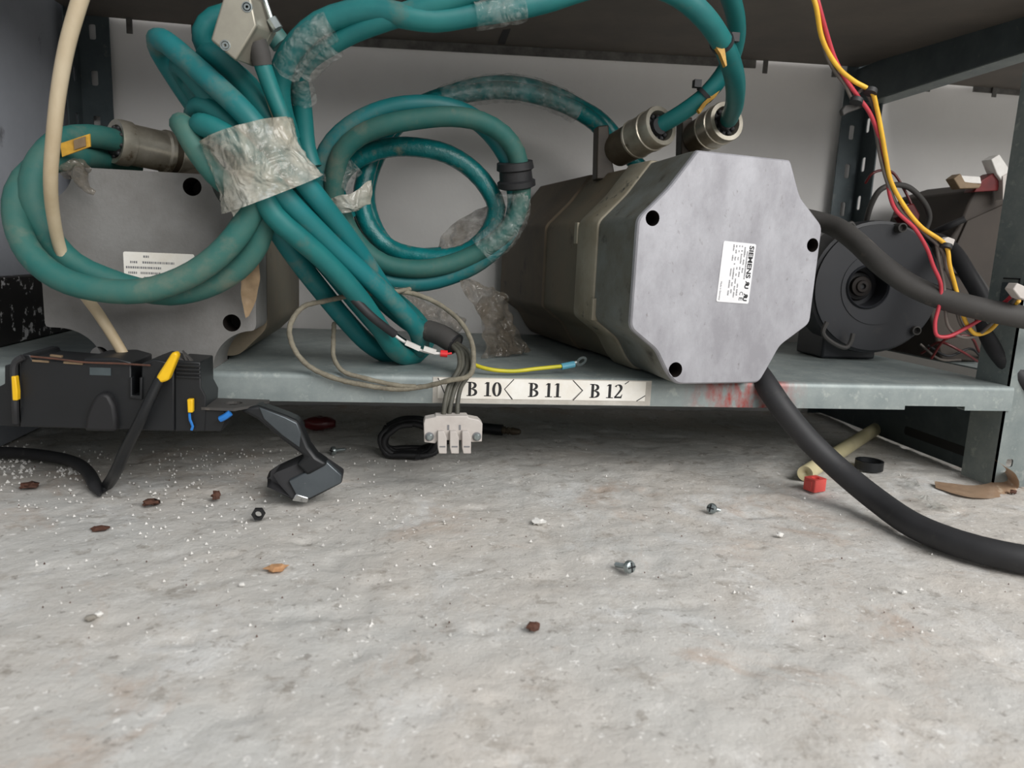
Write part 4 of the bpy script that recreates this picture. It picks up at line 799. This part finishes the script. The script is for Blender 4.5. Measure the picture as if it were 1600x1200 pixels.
# sleeve with yellow tip, bent on the floor
sp_ = [P(262, 572, YM-.012), P(247, 598, YM-.014), P(220, 655, YM-.016), P(195, 705, -.055), P(182, 735, -.04), Q(166, 760, .006), Q(154, 773, .002)]
sl = cable('cable_tail', sp_, lambda t: (.0042+.0012*min(1, t*1.5))*min(1, .25+(1-t)*9), M['black'], mod, 10)
mb = MB(); mb.pxp([(243, 590), (268, 551), (275, 550), (278, 556), (262, 595), (250, 599)], YM-.018, .010); mb.obj('yellow_tip', M['yellow'], sl, bevel=.002)
cable('cable_tail', [Q(156, 774, .002), Q(148, 757, .007), Q(135, 735, .010), Q(110, 720, .010), Q(70, 712, .010), Q(30, 708, .010), Q(-20, 706, .009)], lambda t: .0062*min(1, .25+t*9), M['black_rub'], mod)
# plate and pedal lever at the right end
mb = MB(); zz = P(322, 634, YM+.02).z
tp_ = [P(322, 629, YM+.02), P(400, 624, YM+.02), P(412, 630, YM+.02)]
ol = [(P(318, 634, -.05).x, -.058), (P(370, 634, -.05).x, -.062), (P(412, 628, -.05).x, -.035), (P(412, 628, -.05).x, -.02), (P(318, 634, -.05).x, -.015)]
plate(mb, [ol, circ(P(362, 630, -.045).x, -.038, .008, 18)], lambda u, v, d: Vector((u, v, zz+d)), .0025); mb.obj('arm_plate', M['grey_rub'], mod, sm=0)
mb = MB(); mb.pxp([(318, 640), (350, 641), (352, 655), (346, 674), (318, 674)], YM+.004, .03); mb.obj('hinge_block', M['black'], mod, bevel=.001)
mb = MB(); mb.tube(path((344, 655, YM-.001), (352, 651, YM-.002), (360, 645, YM-.002)), .0028, 8); mb.obj('clip', M['blue'], mod)
lev = MB()
top_ = [(372, 640), (404, 634), (448, 650), (466, 658), (474, 678), (482, 698), (494, 714), (512, 726), (480, 744), (462, 726), (476, 714), (440, 688), (402, 656)]
lev.pxp(top_, -.052, .022); arm = lev.obj('pedal_arm', M['black'], mod, bevel=.003)
mb = MB(); mb.pxp([(404, 636), (446, 652), (464, 661), (470, 676), (468, 700), (440, 680), (412, 655)], -.0535, .002); mb.obj('arm_web', M['silver'], arm, bevel=.001)
mb = MB(); mb.poly3([Q(416, 748, .012), P(434, 737, -.045), P(478, 716, -.045), P(511, 727, -.045), P(536, 744, -.045), P(534, 756, -.045), P(480, 784, -.05), P(456, 782, -.052), P(420, 762, -.05)], (0, .016, .003)); pad = mb.obj('pedal_pad', M['black_rub'], mod, bevel=.002)
mb = MB(); mb.poly3([P(451, 752, -.0525), P(511, 722, -.0465), P(534, 743, -.0465), P(533, 755, -.0475), P(482, 780, -.0525), P(462, 773, -.0535)], (0, .005, .001)); mb.obj('pad_face', M['silver'], pad, bevel=.001)
mb = MB(); mb.poly3([P(462, 772, -.0545), P(482, 778, -.0535), P(480, 786, -.0535), P(456, 783, -.0545)], (0, .006, .001)); mb.obj('pad_tip', M['chrome'], pad, bevel=.001)
mb = MB()                                               # hooks that hang the module on the shelf lip
for px in (70, 235):
    a = P(px, 570, -.01); mb.box((a.x-.012, -.012, ZT+.001), (a.x+.012, .011, ZT+.004)); mb.box((a.x-.012, -.012, ZT-.025), (a.x+.012, -.004, ZT+.004))
mb.obj('hook', M['black'], mod)

# ------------------------------------------------------------------ things on the floor
def screw(loc, axis, label):
    t = thing('screw', label, 'screw', tuple(loc), 'loose screws on the floor')
    c = Vector(loc)+Vector((0, 0, .0052)); a = Vector(axis).normalized()
    mb = MB(); mb.lathe(c, a, [(-.003, .0025), (-.003, .0052), (-.0015, .0054), (.0005, .0045), (.0012, .003)], 16); mb.obj('head', M['zinc'], t)
    mb = MB(); mb.box((-.0038, -.0006, -.0002), (.0038, .0006, .0006), 0, Matrix.Translation(c+a*.001) @ a.to_track_quat('Z', 'Y').to_matrix().to_4x4()); mb.box((-.0006, -.0038, -.0002), (.0006, .0038, .0006), 0, Matrix.Translation(c+a*.001) @ a.to_track_quat('Z', 'Y').to_matrix().to_4x4()); mb.obj('cross_slot', M['ink'], t)
    mb = MB(); prof = [(-.002, .0022)]
    for k in range(9): prof += [(-.004-k*.0016, .0023), (-.0048-k*.0016, .0017)]
    prof += [(-.0195, .0004)]
    c2 = c-a*0; mb.lathe(c2, a, prof, 10); mb.obj('shank', M['zinc'], t)
screw(Q(519, 711), (-.8, -.6, .05), 'loose cross-head screw lying in shadow right of the pedal')
screw(Q(985, 896), (.45, -.9, .25), 'loose screw nearest the camera, below the B 12 label')
screw(Q(1110, 802), (-.7, -.5, .3), 'loose screw lying left of the red plastic nut')
mb = MB(); rd = Q(1272, 766); t = thing('plastic_nut', 'small coral red plastic block with a round hole at the yellowish tube end', 'nut', tuple(rd))
Mx = Matrix.Translation(rd) @ Matrix.Rotation(.35, 4, 'Z')
oo = rrect(-.0095, -.008, .0095, .008, .002)
plate(mb, [oo, circ(0, 0, .0042, 16)], lambda u, v, d: Mx @ Vector((u, v, .0145-d)), .014); mb.obj('block', M['red'], t, sm=20)
mb = MB(); mb.box((-.0103, -.004, .002), (.0103, .004, .012), 0, Mx); mb.obj('side_rib', M['red'], t, bevel=.0006)
ta, tb_ = Q(1258, 740, .0095), Q(1372, 668, .0095); 
mb = MB(); mb.lathe(ta, tb_-ta, [(.006, .0), (.0, .0065), (-.0005, .009), (.0, .0092), ((tb_-ta).length, .0092), ((tb_-ta).length, .007)], 20)
tag(mb.obj('plastic_tube', M['tube']), 'translucent yellowish plastic tube lying on the floor under the shelf at the right', 'tube')
rc = Q(1357, 733); mb = MB(); mb.lathe(rc+Vector((0, 0, .006)), (0, 0, 1), [(-.0055, .013), (-.0055, .0165), (.0055, .0165), (.0055, .0135)], 26); mb.v = [(rc.x+(x-rc.x)*1.0, y, z) for x, y, z in mb.v]
mbr = MB(); pr = [(-.0055, .0135), (-.0055, .0165), (.0055, .0165), (.0055, .0135), (-.0055, .0135)]
rings_ = [[rc+Vector((math.cos(2*PI*k/28)*r_, math.sin(2*PI*k/28)*r_, .006+a)) for a, r_ in pr[:-1]] for k in range(29)]
mbr.loft(rings_, 0, False, False); tag(mbr.obj('plastic_ring', M['black']), 'flat black plastic ring on the floor behind the thick black cable', 'ring')
# strip of brown tape curled by the post foot
mb = MB(); sheet(mb, [Q(1461, 752, .002), Q(1510, 758, .002), Q(1540, 757, .004), Q(1565, 742, .012), P(1568, 728, -.03), P(1550, 716, -.02)], [Q(1462, 762, .0005), Q(1508, 776, .0005), Q(1540, 779, .0005), Q(1590, 764, .0006), P(1584, 738, -.035), P(1556, 720, -.025)], 30, 5, .0004)
tag(mb.obj('tape_strip', M['tape'], sm=60), 'curled strip of brown packing tape on the floor at the foot of the right post', 'tape')
def flake(px, pts, m_, label, cat='scrap', z=.001, name='plastic_scrap'):
    mb = MB(); mb.poly3([Q(a, c, z+dz) for a, c, dz in pts], (0, 0, .0006)); tag(mb.obj(name, m_, sm=0), label, cat)
mb = MB(); sheet(mb, [Q(1405, 742, .004), Q(1418, 760, .003)], [Q(1432, 748, .008), Q(1444, 766, .003)], 6, 5, .0012); mb.v = [(x, y, max(z, .0006)) for x, y, z in mb.v]; tag(mb.obj('film_scrap', M['film_clear'], sm=0), 'crumpled clear film scrap on the floor between the black cable and the brown tape', 'scrap')
mb = MB(); sheet(mb, [Q(1425, 772, .006), Q(1450, 795, .002)], [Q(1452, 774, .008), Q(1496, 800, .001)], 6, 5, .0012); mb.v = [(x, y, max(z, .0006)) for x, y, z in mb.v]; tag(mb.obj('film_scrap', M['film_clear'], sm=0), 'flat clear film scrap on the floor touching the thick black cable', 'scrap')
# flakes, chips, pebbles
def chip(name, px, py, w, hgt, m_, label, cat, group=None, flat=.45, jit=.3):
    c = Q(px, py); s_ = w/2/FPX*((c-CAMPOS).dot(F)); mb = MB(); mb.sphere((0, 0, 0), 1, 0, (s_, s_*.8, s_*flat), jit, 9, 6); a = random.uniform(0, PI); zmin = min(q[2] for q in mb.v)
    mb.v = [(c.x+x*math.cos(a*.2)-y*math.sin(a*.2), c.y+x*math.sin(a*.2)+y*math.cos(a*.2), z-zmin-.0006) for x, y, z in mb.v]
    tag(mb.obj(name, m_, sm=25), label, cat, group)
chip('leaf_flake', 156, 828, 26, 10, M['leaf'], 'largest brown flake on the floor at the left, below the bent cable', 'flake', 'brown flakes on the floor', .25)
chip('leaf_flake', 236, 789, 22, 12, M['leaf'], 'crumbly brown flake right of the bent black cable', 'flake', 'brown flakes on the floor', .4, .5)
chip('leaf_flake', 338, 779, 16, 14, M['leaf'], 'upright brown flake left of the pedal pad', 'flake', 'brown flakes on the floor', .8, .4)
chip('leaf_flake', 44, 762, 26, 10, M['leaf'], 'dark brown flake at the far left below the white specks', 'flake', 'brown flakes on the floor', .3, .5)
chip('leaf_flake', 833, 983, 24, 14, M['leaf'], 'brown pebble-like crumb in the middle foreground', 'flake', 'brown flakes on the floor', .5, .3)
chip('wood_chip', 432, 890, 36, 10, M['wood'], 'pale orange wood chip on the floor below the pedal', 'chip', None, .22, .35)
chip('pebble', 142, 968, 18, 12, M['stone'], 'grey pebble in the left foreground', 'pebble', None, .55, .15)
chip('pebble', 154, 962, 13, 9, M['chalk'], 'white pebble touching the grey one in the left foreground', 'pebble', None, .6, .2)
chip('pebble', 378, 915, 10, 7, M['chalk'], 'small white crumb left of the wood chip', 'pebble', None, .6, .2)
chip('pebble', 840, 818, 22, 9, M['chalk'], 'broken white crumb in the middle of the floor above the brown crumb', 'pebble', None, .35, .4)
chip('pebble', 1412, 926, 10, 8, M['chalk'], 'lone white crumb on the floor below the thick black cable', 'pebble', None, .6, .2)
chip('pebble', 1218, 838, 12, 8, M['chalk'], 'white crumb between the middle screw and the thick black cable', 'pebble', None, .6, .3)
chip('pebble', 1583, 771, 11, 7, M['leaf'], 'tiny reddish brown crumb at the foot of the right post', 'pebble', None, .6, .3)
nc = Q(404, 812); mb = MB(); plate(mb, [[(.006*math.cos(PI/3*k), .006*math.sin(PI/3*k)) for k in range(6)], circ(0, 0, .003, 14)], lambda u, v, d: nc+Vector((u, d-.002, v+.0055)), .004); tag(mb.obj('nut', M['ink'], sm=20), 'small black nut standing on the floor below the pedal pad', 'nut')
# coil of black lead under the shelf
cc = P(640, 682, .13); t = thing('lead_coil', 'tied coil of thin black lead on the floor under the shelf behind the terminal block', 'cable', (cc.x, cc.y, 0))
for k in range(6):
    rr = .024+.002*(k % 3); pts = [cc+Vector((math.cos(a)*rr*1.2+random.uniform(-.002, .002), .012*math.sin(a*.5+k)+(k-3)*.004, math.sin(a)*rr*.85-.004+random.uniform(-.001, .001))) for a in np.linspace(k*.5, k*.5+2*PI, 14)]
    for q in pts: q.z = max(q.z, .0045)
    cable('lead_turn', pts, .0036, M['ink'], t, 8)
cable('lead_tail', [cc+Vector((.01, -.02, -.02)), Q(660, 700, .004), Q(700, 690, .004), Q(740, 675, .005)], .0036, M['ink'], t, 8)
jk = thing('jack_plug', 'black barrel plug lying on the floor under the shelf right of the terminal block', 'plug', tuple(Q(780, 672)))
mb = MB(); a, c = Q(745, 668, .008), Q(785, 672, .008); mb.lathe(a, c-a, [(0, .004), (.0, .0075), ((c-a).length, .0075), ((c-a).length, .005)], 16); mb.obj('barrel', M['black'], jk)
mb = MB(); mb.lathe(c, c-a, [(0, .005), (.004, .0055), (.005, .004), (.009, .0055), (.01, .004), (.014, .0055), (.024, .004), (.026, .002)], 16); mb.obj('tip', M['bronze'], jk)
mb = MB(); q = Q(500, 674); mb.sphere((q.x, q.y, .011), .012, 0, (1.8, 1, .8), .1, 12, 8); mb.v = [(x, y, max(z, .0004)) for x, y, z in mb.v]; tag(mb.obj('red_cap', M['lamp_red']), 'dark red plastic cap on the floor deep under the shelf behind the pedal arm', 'cap')

# fine crumbs: uncountable
def crumbs(name, label, pts, m_, smin, smax):
    mb = MB()
    for x, y in pts:
        s_ = random.uniform(smin, smax); a = random.uniform(0, 6.28)
        b_ = [Vector((x+s_*math.cos(a+k*2.1), y+s_*math.sin(a+k*2.1), -.0008)) for k in range(3)]+[Vector((x, y, s_*.9))]
        mb.add(b_, [(0,1,3),(1,2,3),(2,0,3),(0,2,1)])
    o = mb.obj(name, m_, sm=0); tag(o, label, 'crumbs', None, 'stuff')
pts = []
for _ in range(420):
    px, py = random.gauss(260, 210), 700+abs(random.gauss(0, 75)); q = Q(px, py); pts.append((q.x, q.y))
for _ in range(150):
    px, py = random.uniform(0, 1600), random.uniform(700, 1000); q = Q(px, py); pts.append((q.x, q.y))
crumbs('plaster_crumbs', 'white plaster specks scattered over the concrete floor', pts, M['chalk'], .0006, .0016)
pts = []
for _ in range(120):
    q = Q(random.gauss(20, 22), random.gauss(722, 14)); pts.append((q.x, q.y))
for _ in range(30):
    q = Q(random.gauss(105, 12), random.gauss(738, 5)); pts.append((q.x, q.y))
crumbs('plaster_flakes', 'heap of white plaster flakes on the floor at the left edge under the black module', pts, M['chalk'], .0010, .0026)
pts = []
for _ in range(90):
    q = Q(random.uniform(0, 1600), random.uniform(690, 1000)); pts.append((q.x, q.y))
crumbs('dirt_crumbs', 'dark grit scattered over the concrete floor', pts, M['leaf'], .0004, .0009)
